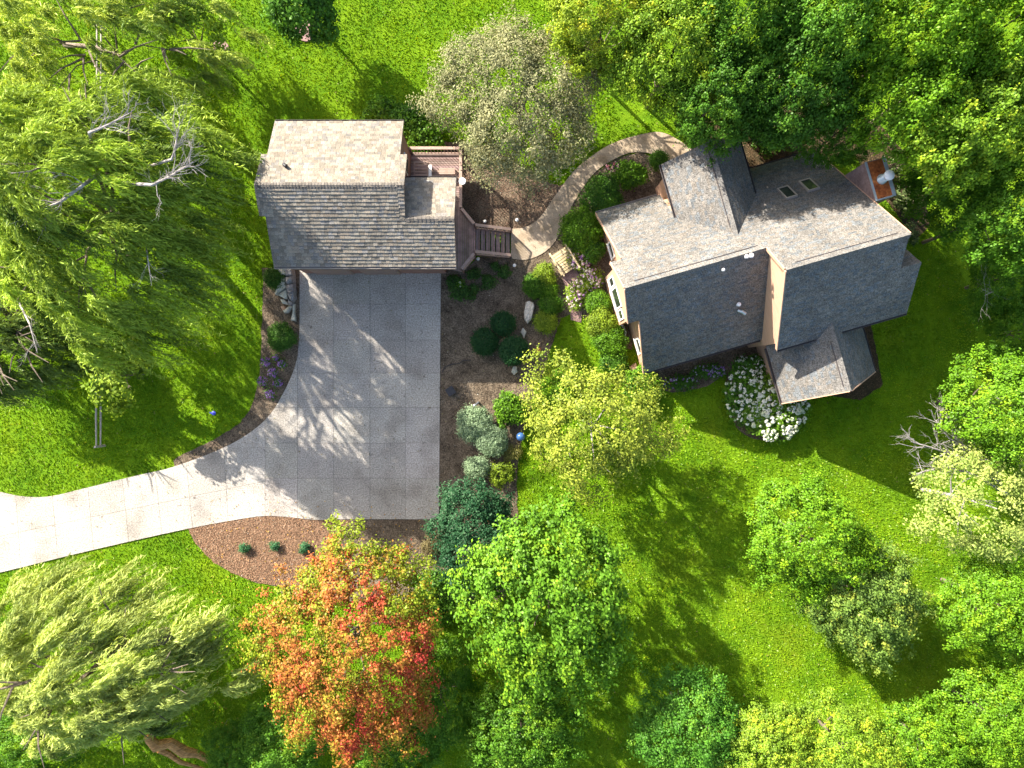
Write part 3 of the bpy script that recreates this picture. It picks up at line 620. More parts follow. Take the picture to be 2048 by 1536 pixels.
def gable_y(root, v0, v1, prof, mat):
    b = MB(); n = len(prof)
    b.add([U(u, v0, z) for u, z in prof] + [U(u, v1, z) for u, z in prof], [tuple(range(n)), tuple(range(n, 2 * n))[::-1]] + [(i, n + i, n + (i + 1) % n, (i + 1) % n) for i in range(n)])
    return b.build('wall', mat, root)
gable_y(hs, 8.01, 9.25, [(11.95, 0), (15.85, 0), (15.85, cE(15.85, 0) - t), (13.85, 6.1 - t), (11.95, cW(11.95, 0) - t)], 'siding')
gable_y(hs, -5.0, -1.91, [(15.3, 0), (20.4, 0), (20.4, dE(20.4, 0) - t), (17.65, 5.5 - t), (15.3, dW(15.3, 0) - t)], 'siding')
# lit dormer cheek walls of the cross gable down to the north slope
gable_y(hs, 6.0, 8.0, [(11.97, 1.5), (15.83, 1.5), (15.83, cE(15.83, 0) - t), (13.85, 6.1 - t), (11.97, cW(11.97, 0) - t)], 'siding')
# pale rake boards
def rake(p, q): one('rake_board', 'siding', lambda b: b.bar(p, q, 0.05, 0.2), hs)
for (pa, qa) in ((U(14.62, -2.2, 4.80), U(14.62, 1.68, 8.68)), (U(14.62, 1.72, 8.64), U(14.62, 3.1, 7.26)), (U(6.96, 1.45, 5.50), U(6.96, 3.148, 7.2)), (U(6.96, 3.15, 7.2), U(6.96, 4.85, 5.5)),
                 (U(7.59, -1.5, 2.55), U(7.59, 1.4, 5.45)), (U(7.59, 4.9, 5.45), U(7.59, 8.36, 2.0)), (U(21.13, 1.7, 8.66), U(21.13, 8.36, 2.0)), (U(14.9, -5.46, 2.66), U(17.65, -5.46, 5.41)), (U(17.65, -5.46, 5.41), U(20.8, -5.23, 2.26))):
    rake(pa, qa)
# windows of the west bay: one white frame round three panes
def window_w(uw, v0, v1, z0, z1, n=1):
    w = one('window', 'white', lambda b: (b.box(uw - 0.05, uw - 0.002, v0, v1, z0, z0 + 0.09, T=U), b.box(uw - 0.05, uw - 0.002, v0, v1, z1 - 0.09, z1, T=U),
            b.box(uw - 0.05, uw - 0.002, v0, v0 + 0.09, z0 + 0.09, z1 - 0.09, T=U), b.box(uw - 0.05, uw - 0.002, v1 - 0.09, v1, z0 + 0.09, z1 - 0.09, T=U)), hs)
    one('pane', 'glass', lambda b: b.box(uw - 0.03, uw - 0.006, v0 + 0.09, v1 - 0.09, z0 + 0.09, z1 - 0.09, T=U), w)
    one('sill', 'white', lambda b: b.box(uw - 0.10, uw - 0.052, v0 - 0.03, v1 + 0.03, z0 - 0.05, z0 + 0.01, T=U), w)
window_w(7.32, 3.85, 4.45, 1.6, 3.2); window_w(7.32, 2.55, 3.78, 1.4, 3.4); window_w(7.32, 1.85, 2.48, 1.6, 3.0)
window_w(8.0, 5.6, 6.6, 1.0, 2.0); window_w(8.0, -0.4, 0.6, 0.9, 2.0)
for (u0_, u1_) in ((9.0, 10.4), (11.6, 13.0)):
    w = one('window', 'white', lambda b: b.box(u0_, u1_, -1.14, -1.102, 0.8, 2.1, T=U), hs); one('pane', 'glass', lambda b: b.box(u0_ + 0.08, u1_ - 0.08, -1.155, -1.142, 0.88, 2.02, T=U), w)
for (u0_, u1_) in ((16.2, 17.3), (18.0, 19.1)):
    w = one('window', 'white', lambda b: b.box(u0_, u1_, -5.05, -5.002, 0.6, 2.1, T=U), hs); one('pane', 'glass', lambda b: b.box(u0_ + 0.08, u1_ - 0.08, -5.065, -5.052, 0.68, 2.02, T=U), w)
w = one('window', 'white', lambda b: b.box(13.2, 14.4, 9.252, 9.30, 2.6, 4.2, T=U), hs); one('pane', 'glass', lambda b: b.box(13.28, 14.32, 9.302, 9.315, 2.68, 4.12, T=U), w)
# downspout elbow on the west wall
one('wall_vent', 'rail', lambda b: b.tube([U(7.55, 4.95, 4.2), U(7.3, 4.95, 4.3), U(7.22, 4.95, 4.15)], [0.1, 0.11, 0.1], 8), hs)
one('downspout', 'pipe_white', lambda b: b.box(7.86, 7.96, 4.78, 4.9, 0.1, 5.1, T=U), hs)
one('downspout', 'pipe_white', lambda b: b.tube([G(1241, 648, .9), G(1247, 654, .4), G(1251, 664, .2), G(1250, 672, .12)], [.06, .07, .07, .06], 8), hs)
# skylights on the north slope
def skylight(u, v, wu=0.66, wv=1.15):
    """frame and pane lying on the 45 degree north slope"""
    n = U(0, 1, 1).normalized(); dn = (U(0, 1, 0) + Vector((0, 0, -1))).normalized(); au = U(1, 0, 0); c = U(u, v, 10.45 - v)
    f = MB()
    def bx(a0, a1, b0, b1, h0, h1, m=f): m.hexa([c + au * a + dn * b_ + n * h for h in (h0, h1) for a, b_ in ((a0, b1), (a1, b1), (a1, b0), (a0, b0))])
    hw, hv = wu / 2, wv / 2
    bx(-hw, -hw + 0.07, -hv, hv, 0.0, 0.13); bx(hw - 0.07, hw, -hv, hv, 0.0, 0.13); bx(-hw + 0.07, hw - 0.07, -hv, -hv + 0.07, 0.0, 0.13); bx(-hw + 0.07, hw - 0.07, hv - 0.07, hv, 0.0, 0.13)
    o = f.build('skylight', 'gutter', hs); g_ = MB(); bx(-hw + 0.07, hw - 0.07, -hv + 0.07, hv - 0.07, 0.03, 0.10, g_); g_.build('pane', 'glass', o)
for (px_, py_) in ((1574, 387), (1618, 372)):
    ox, oy = px_ - 1024, 768 - py_; up_ = (ox * C16 + oy * S16) / F; vp_ = (-ox * S16 + oy * C16) / F
    v_ = vp_ * 32.21 / (1 - vp_); skylight(up_ * (H - (10.45 - v_)), v_)
# plumbing vents on the south slope of the west wing
def on_aS(px_, py_):
    ox, oy = px_ - 1024, 768 - py_; up_ = (ox * C16 + oy * S16) / F; vp_ = (-ox * S16 + oy * C16) / F
    v_ = vp_ * (H - 4.152) / (1 + vp_); z_ = 4.152 + v_; return U(up_ * (H - z_), v_, z_)
for (px_, py_, r_, h_) in ((1490, 515, 0.11, 0.25), (1499, 513, 0.13, 0.28), (1444, 541, 0.09, 0.22), (1474, 610, 0.12, 0.3)):
    p_ = on_aS(px_, py_)
    v = one('vent_pipe', 'pipe_white', lambda b: (b.tube([p_, p_ + Vector((0, 0, h_))], [r_ * 0.55, r_ * 0.55], 10), b.lathe(p_ + Vector((0, 0, h_)), [(r_ * 0.9, 0), (r_, 0.03), (r_ * 0.7, 0.08), (r_ * 0.1, 0.1)], 12)), hs)
p_ = on_aS(1480, 624)
one('vent_elbow', 'zinc', lambda b: b.tube([p_ + Vector((-0.2, 0.05, 0)), p_ + Vector((-0.16, 0.05, 0.22)), p_ + Vector((0.0, 0.0, 0.3)), p_ + Vector((0.22, -0.12, 0.22))], [0.06, 0.08, 0.1, 0.1], 10), hs)
# chimney chase with copper cap and steel flue
chz = 6.6
ch = one('chimney', 'copper_side', lambda b: b.box(21.14, 22.2, 4.0, 6.1, 0, chz, T=U), hs)
one('chimney_cap', 'copper', lambda b: b.box(21.22, 22.16, 4.05, 6.05, chz + 0.002, chz + 0.05, T=U), ch)
one('cap_flashing', 'zinc', lambda b: (b.box(21.12, 21.215, 3.98, 6.12, chz + 0.004, chz + 0.07, T=U), b.box(22.04, 22.22, 3.98, 6.12, chz + 0.052, chz + 0.08, T=U), b.box(21.22, 22.035, 3.97, 4.045, chz + 0.004, chz + 0.07, T=U)), ch)
fc = U(21.72, 5.0, chz)
one('flue', 'zinc', lambda b: b.lathe(fc, [(0.27, 0.05), (0.27, 0.12), (0.22, 0.14), (0.22, 0.62), (0.20, 0.62)], 20), ch, smooth=True)
one('flue_collar', 'black', lambda b: b.lathe(fc, [(0.19, 0.60), (0.19, 0.72)], 20), ch)
one('flue_cap', 'pipe_white', lambda b: b.lathe(fc, [(0.26, 0.72), (0.27, 0.80), (0.24, 0.84), (0.05, 0.87)], 20), ch, smooth=True)
# patio fence post and wall lamp next to the chimney (small, seen past the chimney)

# ------------------------------------------------------------------ fences
def fence(name, label, x_px, y0, y1, npost):
    r = empty(name, G(x_px, (y0 + y1) / 2), label, 'fence', 'split rail fences')
    a = G(x_px, y0); b_ = G(x_px, y1)
    for i in range(npost):
        p = a.lerp(b_, i / (npost - 1)); p.x += random.uniform(-.03, .03)
        one('post', 'fence', lambda b: b.tube([p, p + Vector((0, 0, 0.55)), p + Vector((0, 0, 1.05))], [0.08, 0.075, 0.07], 7), r)
    for i in range(npost - 1):
        p = a.lerp(b_, i / (npost - 1)); q = a.lerp(b_, (i + 1) / (npost - 1))
        for z in (0.45, 0.88):
            m = p.lerp(q, 0.5); k = Vector((random.uniform(-.03, .03), 0, random.uniform(-.02, .02)))
            one('rail', 'fence', lambda b: b.tube([p + Vector((0, 0, z)), m + k + Vector((0, 0, z)), q + Vector((0, 0, z))], [0.045, 0.06, 0.045], 6), r)
fence('split_rail_fence', 'weathered split rail fence under the willow at the top of the lawn', 211, 60, 235, 3)
fence('split_rail_fence', 'short weathered split rail fence ending below the small maple on the lawn', 210, 775, 891, 2)

# ------------------------------------------------------------------ footbridge
fb = empty('footbridge', G(1124, 520), 'small pale wooden footbridge with side rails beside the curved path', 'footbridge')
a0, a1 = G(1101, 513, 0.3), G(1129, 494, 0.3); b0_, b1_ = G(1126, 551, 0.3), G(1153, 534, 0.3)
NPL = 8
for i in range(NPL):
    t0 = i / NPL + 0.012; t1 = (i + 1) / NPL - 0.012; q = [a0.lerp(b0_, t1), a1.lerp(b1_, t1), a1.lerp(b1_, t0), a0.lerp(b0_, t0)]; c = random.uniform(0.8, 1.15)
    one('plank', 'bridge', lambda b: b.prism([p - Vector((0, 0, 0.05)) for p in q], q, (c, c, c * 0.97)), fb)
for (s, e, dx_) in ((a0, b0_, -0.05), (a1, b1_, 0.06)):
    s2 = s + (s - e).normalized() * 0.1; e2 = e + (e - s).normalized() * 0.15; off = Vector((dx_, 0, 0))
    one('side_beam', 'bridge', lambda b: b.bar(s + off - Vector((0, 0, 0.12)), e + off - Vector((0, 0, 0.12)), 0.07, 0.2, (0.7, 0.7, 0.7)), fb)
    one('hand_rail', 'bridge', lambda b: b.bar(s2 + off + Vector((0, 0, 0.55)), e2 + off + Vector((0, 0, 0.55)), 0.10, 0.06, (1.15, 1.15, 1.15)), fb)
    for k in (0.02, 0.5, 0.98):
        p = s.lerp(e, k) + off; one('rail_post', 'bridge', lambda b: b.box(p.x - 0.04, p.x + 0.04, p.y - 0.04, p.y + 0.04, 0.03, 0.82, col=(0.8, 0.8, 0.8)), fb)

# ------------------------------------------------------------------ stones
def rock(name, pts, z0, z1, mat, parent=None, jit=0.02, **k):
    """boulder from its outline: sloping flanks, uneven top"""
    poly = ccw([tuple(G(*p)[:2]) for p in pts]); out = []
    for i, p in enumerate(poly):
        q = poly[(i + 1) % len(poly)]; out += [p, ((p[0] + q[0]) / 2 + random.uniform(-jit, jit), (p[1] + q[1]) / 2 + random.uniform(-jit, jit))]
    cx = sum(p[0] for p in out) / len(out); cy = sum(p[1] for p in out) / len(out); n = len(out); b = MB(); h = z1 - z0
    rings = [(1.0, z0), (1.03, z0 + h * 0.45), (0.97, z0 + h * 0.85), (0.78, z1)]; vs_ = []
    for (s, z) in rings:
        for (x, y) in out: vs_.append((cx + (x - cx) * s + random.uniform(-jit, jit) * .5, cy + (y - cy) * s + random.uniform(-jit, jit) * .5, z + (random.uniform(-.12, .12) * h if z > z0 else 0)))
    vs_.append((cx, cy, z1 + h * random.uniform(0, .12)))
    fs_ = [(r * n + i, r * n + (i + 1) % n, (r + 1) * n + (i + 1) % n, (r + 1) * n + i) for r in range(3) for i in range(n)] + [(3 * n + i, 3 * n + (i + 1) % n, 4 * n) for i in range(n)]
    b.add(vs_, fs_); return b.build(name, mat, parent, loc=None if parent else (cx, cy, z0), **k)
def Z9(x, y): return (500 + x / 9.6, 500 + y / 9.6)
sw = empty('stone_retaining_wall', G(585, 590), 'dry stone retaining wall of pale slabs and grey boulders left of the driveway top', 'stone wall')
for pts, z1, m_ in (([(560, 350), (740, 330), (765, 440), (735, 505), (615, 490)], 0.62, 'stone'), ([(665, 520), (740, 525), (740, 740), (545, 880), (515, 850), (600, 650)], 0.55, 'stone'),
                    ([(600, 850), (750, 770), (758, 940), (700, 955), (585, 885)], 0.45, 'stone'), ([(612, 955), (680, 960), (745, 1010), (770, 1070), (700, 1050), (640, 1030)], 0.35, 'stone'),
                    ([(745, 340), (870, 330), (885, 520), (760, 540), (742, 440)], 0.8, 'stone_grey'), ([(745, 545), (885, 530), (890, 650), (770, 690), (742, 640)], 0.72, 'stone_grey'),
                    ([(745, 700), (890, 660), (900, 800), (850, 870), (765, 830)], 0.66, 'stone_grey'), ([(765, 850), (900, 810), (905, 930), (860, 1020), (800, 960)], 0.55, 'stone_grey'),
                    ([(765, 940), (850, 1020), (830, 1090), (775, 1060)], 0.45, 'stone_grey'), ([(780, 1080), (835, 1100), (760, 1215), (690, 1222), (660, 1175)], 0.35, 'stone'),
                    ([(850, 1030), (888, 1040), (880, 1240), (895, 1370), (805, 1360), (848, 1190)], 0.3, 'stone'), ([(600, 1090), (690, 1080), (720, 1130), (650, 1180)], 0.22, 'stone_brown')):
    rock('stone', [Z9(*p) for p in pts], 0.02, z1, m_, sw)
rock('boulder', [(1052, 606), (1058, 603), (1066, 606), (1069, 614), (1066, 628), (1062, 640), (1055, 648), (1049, 640), (1048, 625)], 0.02, 0.5, 'stone_white', label='long pale veined boulder standing in the mulch right of the clipped balls', cat='boulder')
rock('boulder', [(1046, 656), (1053, 664), (1048, 677), (1041, 664)], 0.02, 0.22, 'stone', label='small pale pointed stone just below the long veined boulder', cat='boulder')
rock('boulder', [(1009, 673), (1011, 678), (1007, 690), (998, 698), (994, 692), (998, 682)], 0.02, 0.4, 'stone_brown', label='brown oblong stone wedged between the three clipped balls', cat='boulder')
rock('boulder', [(1026, 733), (1034, 734), (1035, 744), (1028, 750), (1023, 744)], 0.02, 0.3, 'stone', label='grey rounded stone below the lowest clipped ball', cat='boulder')
rock('boulder', [(1257, 734), (1270, 726), (1275, 735), (1262, 744)], 0.0, 0.3, 'stone_brown', label='brown stone at the lower corner of the house wall', cat='boulder')
# ------------------------------------------------------------------ small things
bx_ = empty('utility_box', G(902, 782), 'small square dark grey utility box in the mulch near the driveway edge', 'utility box')
c = G(902, 782)
def rot_box(b, c, s, z0, z1, a=0.7):
    q = [(c.x + s * math.cos(a + k * math.pi / 2), c.y + s * math.sin(a + k * math.pi / 2)) for k in range(4)]; b.prism([(x, y, z0) for x, y in q], [(x, y, z1) for x, y in q])
one('box_body', 'slate', lambda b: rot_box(b, c, 0.33, 0.02, 0.3, 1.35), bx_); one('lid', 'black', lambda b: rot_box(b, c, 0.36, 0.302, 0.34, 1.35), bx_)
c = G(957, 805)
gl = empty('well_pipe', c, 'short bent grey pipe above the upper variegated bush', 'pipe')
one('pipe', 'slate', lambda b: b.tube([c, c + Vector((0, 0, 0.35)), c + Vector((-0.1, -0.1, 0.42)), c + Vector((-0.22, -0.2, 0.36))], [0.07, 0.07, 0.07, 0.07], 8), gl); one('cap', 'zinc', lambda b: b.lathe(c + Vector((-0.22, -0.2, 0.33)), [(0.08, 0), (0.1, 0.05), (0.05, 0.08)], 10), gl)
c = G(1076, 700)
po_ = empty('terracotta_pot', c, 'round terracotta pot on the mulch beside the clipped balls', 'pot')
one('pot_body', 'terracotta', lambda b: b.lathe(c, [(0.11, 0.03), (0.16, 0.2), (0.18, 0.28), (0.17, 0.28), (0.15, 0.22)], 18), po_, smooth=True); one('lid', 'terracotta', lambda b: b.lathe(c, [(0.16, 0.282), (0.13, 0.33), (0.04, 0.35)], 14), po_)
c = G(1041, 872)
gg = empty('gazing_globe', c, 'glossy blue gazing globe at the left edge of the yellow tree', 'garden globe')
one('globe', 'blue', lambda b: b.lathe(c, [(0.02, 0.30)] + [(0.27 * math.sin(k * math.pi / 12), 0.57 - 0.27 * math.cos(k * math.pi / 12)) for k in range(1, 12)] + [(0.02, 0.84)], 22), gg, smooth=True)
one('stand', 'stone_grey', lambda b: b.lathe(c, [(0.16, 0.02), (0.10, 0.1), (0.09, 0.25), (0.14, 0.31)], 12), gg)
c = G(428, 826)
tb = empty('blue_sprinkler', c, 'small bright blue sprinkler on the shaded lawn beside the driveway bed', 'sprinkler')
one('sprinkler_base', 'blue_toy', lambda b: b.lathe(c, [(0.14, 0.02), (0.13, 0.07), (0.04, 0.1), (0.04, 0.24)], 10), tb); one('sprinkler_arm', 'blue_toy', lambda b: b.bar(c + Vector((-0.16, 0.05, 0.26)), c + Vector((0.16, -0.05, 0.26)), 0.06, 0.04), tb)
hz = empty('garden_hose', G(915, 728), 'thin black hose lying across the mulch between driveway and clipped balls', 'hose')
one('hose', 'black', lambda b: b.tube([G(884, 745, .09), G(890, 733, .09), G(905, 728, .09), G(918, 727, .09), G(926, 721, .09), G(942, 720, .09)], [.022] * 6, 6), hz)
LMP = [(970, 446, 'white garden lamp above the top stair rail'), (1034, 443, 'white garden lamp beside the curve of the path near the stairs'), (957, 520, 'white garden lamp just below the lower stair rail'), (1029, 533, 'white garden lamp in the mulch below the path end')]
for (px_, py_, lb) in LMP:
    c = G(px_, py_, 0); l_ = empty('garden_lamp', c, lb, 'garden lamp', 'white garden lamps round the stairs')
    one('lamp_post', 'white', lambda b: b.tube([c, c + Vector((0, 0, 0.4))], [0.025, 0.025], 6), l_); one('lamp_shade', 'white', lambda b: b.lathe(c + Vector((0, 0, 0.38)), [(0.10, 0), (0.11, 0.05), (0.03, 0.12)], 10), l_)

# ------------------------------------------------------------------ plants
def limbs(mb, base, top, R, n, seed, r0=0.16, spread=0.75):
    r = random.Random(seed); base = Vector(base); top = Vector(top)
    mid = base.lerp(top, 0.55) + Vector((r.uniform(-.2, .2), r.uniform(-.2, .2), 0))
    mb.tube([base, mid, top], [r0 * 1.25, r0 * 0.8, r0 * 0.3], 8)
    for i in range(n):
        a = 2 * math.pi * i / n + r.uniform(-.3, .3); s = base.lerp(top, r.uniform(0.3, 0.75)); L = R * spread * r.uniform(0.6, 1.0)
        e = s + Vector((math.cos(a) * L, math.sin(a) * L, L * r.uniform(0.25, 0.7))); m = s.lerp(e, 0.5) + Vector((0, 0, -0.1 * L))
        mb.tube([s, m, e], [r0 * 0.55, r0 * 0.35, r0 * 0.1], 5, cap=False)
        for k in range(3):
            s2 = m.lerp(e, r.uniform(0, 0.8)); a2 = a + r.uniform(-1.1, 1.1); L2 = L * r.uniform(0.3, 0.5)
            mb.tube([s2, s2 + Vector((math.cos(a2) * L2, math.sin(a2) * L2, L2 * 0.5))], [r0 * 0.18, r0 * 0.05], 4, cap=False)
def crown_leaves(c, R, nclump, nleaf, leaf=(0.20, 0.12), ca=(0.03, 0.09, 0.01), cb=(0.10, 0.22, 0.02), clump=0.38, seed=1, spray=1.5, rough=0.16, low=-0.35, shell=0.6, colorfn=None, upb=0.75, hole=0.0, tintmix=0.55, bough=0.0, bough_depth=0.26):
    """c centre, R radii (3); clumps of leaves around an uneven dome"""
    r = np.random.default_rng(seed); c = np.array(c, float); R = np.array(R, float)
    d = r.normal(size=(nclump * 3, 3)); d = norm(d); d = d[d[:, 2] > low][:nclump]; n = len(d)
    ph = r.uniform(0, 6.28, 8); az = np.arctan2(d[:, 1], d[:, 0])
    f = 1 + rough * (np.sin(3 * az + ph[0] + 2 * d[:, 2]) + 0.7 * np.sin(5 * az + ph[1] + 3 * d[:, 2]) + 0.6 * np.sin(8 * az + ph[2]) + 0.6 * np.sin(6 * d[:, 2] + ph[3])) * 0.6 + r.normal(0, 0.045, n)
    rad = shell + (1 - shell) * r.random(n) ** 0.5
    if bough:
        nb = max(8, int(6.3 * R[0] * R[1] / bough ** 2)); bd = norm(r.normal(size=(nb * 2, 3))); bd = bd[bd[:, 2] > low - 0.2]
        dist = np.arccos(np.clip((d @ bd.T), -1, 1)); j = dist.argmin(1); dm = dist.min(1); bl = r.uniform(0.88, 1.10, len(bd))[j]
        sp = bough / ((R[0] + R[1]) / 2); dd = np.clip(dm / sp, 0, 1.2); f = f * bl * (1 - bough_depth * dd ** 2); btint = np.clip(r.normal(0, 0.16, len(bd)), -.3, .3)[j]
    else: btint = np.zeros(n)
    if hole > 0: keep = (np.sin(4 * az + ph[4]) * np.sin(5 * d[:, 2] + ph[5]) + r.normal(0, 0.3, n)) > -1 + hole; d, f, rad, btint = d[keep], f[keep], rad[keep], btint[keep]; n = len(d)
    cc = c + d * R * (f * rad)[:, None]
    ct = np.clip(0.5 + btint + 0.24 * r.normal(size=n), 0, 1)
    idx = np.repeat(np.arange(n), nleaf); m = len(idx)
    off = r.normal(size=(m, 3)) * clump * np.array([1, 1, 0.62]); D = d[idx]
    off += D * (np.abs(r.normal(size=(m, 1))) - 0.5) * clump * (spray - 1)
    P = cc[idx] + off
    N = norm(norm(off) * 0.55 + D * 0.45 + np.array([0, 0, upb]) + r.normal(size=(m, 3)) * 0.5)
    L = r.uniform(0.7, 1.25, m) * leaf[0]; Wd = r.uniform(0.75, 1.2, m) * leaf[1]
    k = P[:, 2] > 0.06; 
    t = np.clip(tintmix * ct[idx] + (1 - tintmix) * r.random(m), 0, 1)
    col = mixcol(ca, cb, t) if colorfn is None else colorfn(P, t, ct[idx], r)
    q = leaf_quads(P, N, L, Wd).reshape(-1, 4, 3)[k].reshape(-1, 3)
    return q, col[k]
NT = [0]
PROTO = {}
def proto(kind):
    if kind not in PROTO:
        r = np.random.default_rng(500 + len(PROTO)); spec = {'a': (0.95, 1.7, 0.19), 'b': (0.8, 2.1, 0.17), 'c': (1.15, 1.5, 0.20), 'd': (0.7, 2.4, 0.15)}[kind]
        lf = (0.165, 0.115); Rr = 4.2; nl = 40; ncl = int(math.pi * Rr * Rr * 5.2 / (lf[0] * lf[1] * .5) / nl)
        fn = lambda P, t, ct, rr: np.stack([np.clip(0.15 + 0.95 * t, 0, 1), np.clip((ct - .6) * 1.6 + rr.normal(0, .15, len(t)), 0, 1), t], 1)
        q, col = crown_leaves((0, 0, 10), (Rr, Rr, Rr * .62), ncl, nl, lf, clump=spec[2], seed=900 + len(PROTO) * 7, spray=spec[1], rough=0.15, low=-0.35, shell=0.78, bough=spec[0], bough_depth=0.30, colorfn=fn)
        q[:, 2] -= 10; o = np_mesh('crown', q, 4, col, 'leaf_tinted'); PROTO[kind] = o.data; bpy.data.objects.remove(o)
    return PROTO[kind]
def tree(name, label, cx, cy, rx, ry, zc, rz, ca, cb, cat='tree', group=None, dens=1.0, leaf=(0.20, 0.13), clump=0.20, base=None, bark='bark', shared=False, **k):
    NT[0] += 1; cen = G(cx, cy, zc); s = (H - zc) / F; R = (rx * s, ry * s, rz)
    b0 = G(*base) if base else Vector((cen.x, cen.y, 0)); o = empty(name, b0, label, cat, group)
    ar = R[0] * R[1] * math.pi; la = leaf[0] * leaf[1] * 0.5; k.setdefault('low', -0.40); k.setdefault('shell', 0.80); k.setdefault('bough', 0.95)
    R = (R[0] * 1.06, R[1] * 1.06, R[2]); nl = 44; ncl = int(ar * 4.9 * dens / la / nl)
    if shared:
        c_ = bpy.data.objects.new('crown', proto(shared if isinstance(shared, str) else 'abcd'[NT[0] % 4])); COL.objects.link(c_); c_.parent = o
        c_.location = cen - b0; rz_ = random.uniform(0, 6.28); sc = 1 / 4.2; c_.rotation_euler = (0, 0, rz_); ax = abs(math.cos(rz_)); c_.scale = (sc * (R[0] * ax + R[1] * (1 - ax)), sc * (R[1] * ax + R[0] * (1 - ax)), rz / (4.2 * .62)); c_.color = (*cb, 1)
    else:
        q, col = crown_leaves(cen, R, ncl, nl, leaf, ca, cb, clump, seed=NT[0] * 17, **k)
        np_mesh('crown', q, 4, col, 'leaf', o)
    tb_ = MB(); limbs(tb_, b0, (cen.x, cen.y, zc + rz * 0.45), min(R[0], R[1]), 7, NT[0], r0=0.06 + 0.013 * R[0]); tb_.build('trunk', bark, o)
    return o
GA, GB = (0.018, 0.065, 0.008), (0.115, 0.275, 0.018)          # mid green
BA, BB = (0.030, 0.100, 0.010), (0.165, 0.350, 0.016)          # bright green
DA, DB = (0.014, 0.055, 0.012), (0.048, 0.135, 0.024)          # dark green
YA, YB = (0.090, 0.180, 0.012), (0.320, 0.440, 0.032)          # yellow green
OA, OB = (0.070, 0.085, 0.030), (0.370, 0.360, 0.185)          # olive with brown
HA, HB = (0.010, 0.050, 0.022), (0.045, 0.125, 0.050)          # bluish dark green
SA, SB = (0.028, 0.090, 0.025), (0.100, 0.275, 0.026)          # blue green
# wood behind the house, from the top centre to the right edge
WD = 'trees of the wood behind the house'
tree('broadleaf_tree', 'light yellow green tree at the top, next to the olive tree', 1215, 40, 120, 95, 6.5, 3.2, YA, YB, group=WD, dens=0.85, shared=True)
tree('broadleaf_tree', 'yellow green tree crown right of the topmost light tree, above the path bend', 1345, 105, 110, 110, 7, 3.4, BA, (0.220, 0.380, 0.028), group=WD, shared=True)
tree('broadleaf_tree', 'mid green tree standing directly above the cross gable', 1440, 190, 105, 100, 7, 3.3, GA, (0.085, 0.215, 0.018), group=WD, shared=True)
tree('broadleaf_tree', 'mid green tree cut by the top edge above the cross gable', 1490, 40, 130, 100, 8.5, 3.6, GA, (0.110, 0.260, 0.022), group=WD, shared=True)
tree('broadleaf_tree', 'dark green tree shading the roof with the skylights', 1600, 165, 115, 120, 7.5, 3.4, DA, (0.075, 0.200, 0.018), group=WD, shared=True)
tree('broadleaf_tree', 'bright green tree at the top edge above the skylights', 1660, 40, 125, 100, 10, 3.6, GA, (0.120, 0.290, 0.024), group=WD, shared=True)
tree('broadleaf_tree', 'deep green low tree touching the roof edge left of the chimney', 1668, 270, 62, 66, 5.2, 2.0, HA, GB, group=WD, leaf=(0.15, 0.09), shared=True)
tree('broadleaf_tree', 'bright green tall tree with sunlit crown right above the chimney', 1830, 205, 115, 110, 9.0, 3.8, BA, BB, group=WD, shared=True)
tree('broadleaf_tree', 'sunlit green tree at the top right, left of the corner tree', 1830, 60, 130, 110, 11, 3.8, BA, BB, group=WD, shared=True)
tree('broadleaf_tree', 'green tree filling the top right corner', 1985, 70, 120, 120, 11, 3.8, GA, BB, group=WD, shared=True)
tree('broadleaf_tree', 'yellow topped green tree at the right edge below the corner tree', 1945, 240, 125, 125, 9.5, 3.8, BA, (0.240, 0.420, 0.030), group=WD, shared=True)
tree('broadleaf_tree', 'dark green tree right of the chimney over the shaded lawn', 1905, 370, 85, 95, 4.5, 2.8, GA, GB, group=WD, shared=True)
tree('broadleaf_tree', 'green tree at the right edge level with the main ridge', 2035, 420, 95, 110, 8, 3.2, GA, GB, group=WD, shared=True)
tree('broadleaf_tree', 'small dark tree at the right edge of the shaded lawn, level with the lower roof', 2005, 560, 60, 90, 3.2, 2.4, DA, GB, group=WD, shared=True)
tree('broadleaf_tree', 'dark tree cut by the right edge just above the dead branches', 2050, 660, 60, 70, 3.0, 2.4, GA, GB, group=WD, shared=True)
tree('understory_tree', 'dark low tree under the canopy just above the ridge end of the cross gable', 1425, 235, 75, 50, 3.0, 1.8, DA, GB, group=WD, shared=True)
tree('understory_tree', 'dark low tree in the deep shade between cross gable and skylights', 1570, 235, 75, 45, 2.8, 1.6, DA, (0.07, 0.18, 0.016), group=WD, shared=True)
# right side
tree('broadleaf_tree', 'bright green tree at the right edge behind the dead bare branches', 2010, 810, 95, 110, 6, 2.8, BA, BB, leaf=(0.22, 0.13), spray=2.2, shared=True)
tree('broadleaf_tree', 'thin yellowing tree at the right edge showing pale branches', 1965, 1010, 125, 105, 5.5, 2.4, (0.11, 0.19, 0.03), (0.46, 0.52, 0.13), dens=0.6, leaf=(0.15, 0.09), hole=0.35, bark='bark_pale')
tree('broadleaf_tree', 'green round tree at the right edge below the yellowing tree', 1985, 1205, 105, 90, 4.5, 2.4, BA, BB, dens=0.9, shared=True)
tree('broadleaf_tree', 'leafy tree at the right edge just below the round green tree', 2060, 1300, 70, 80, 3.5, 2.2, GA, BB, shared=True)
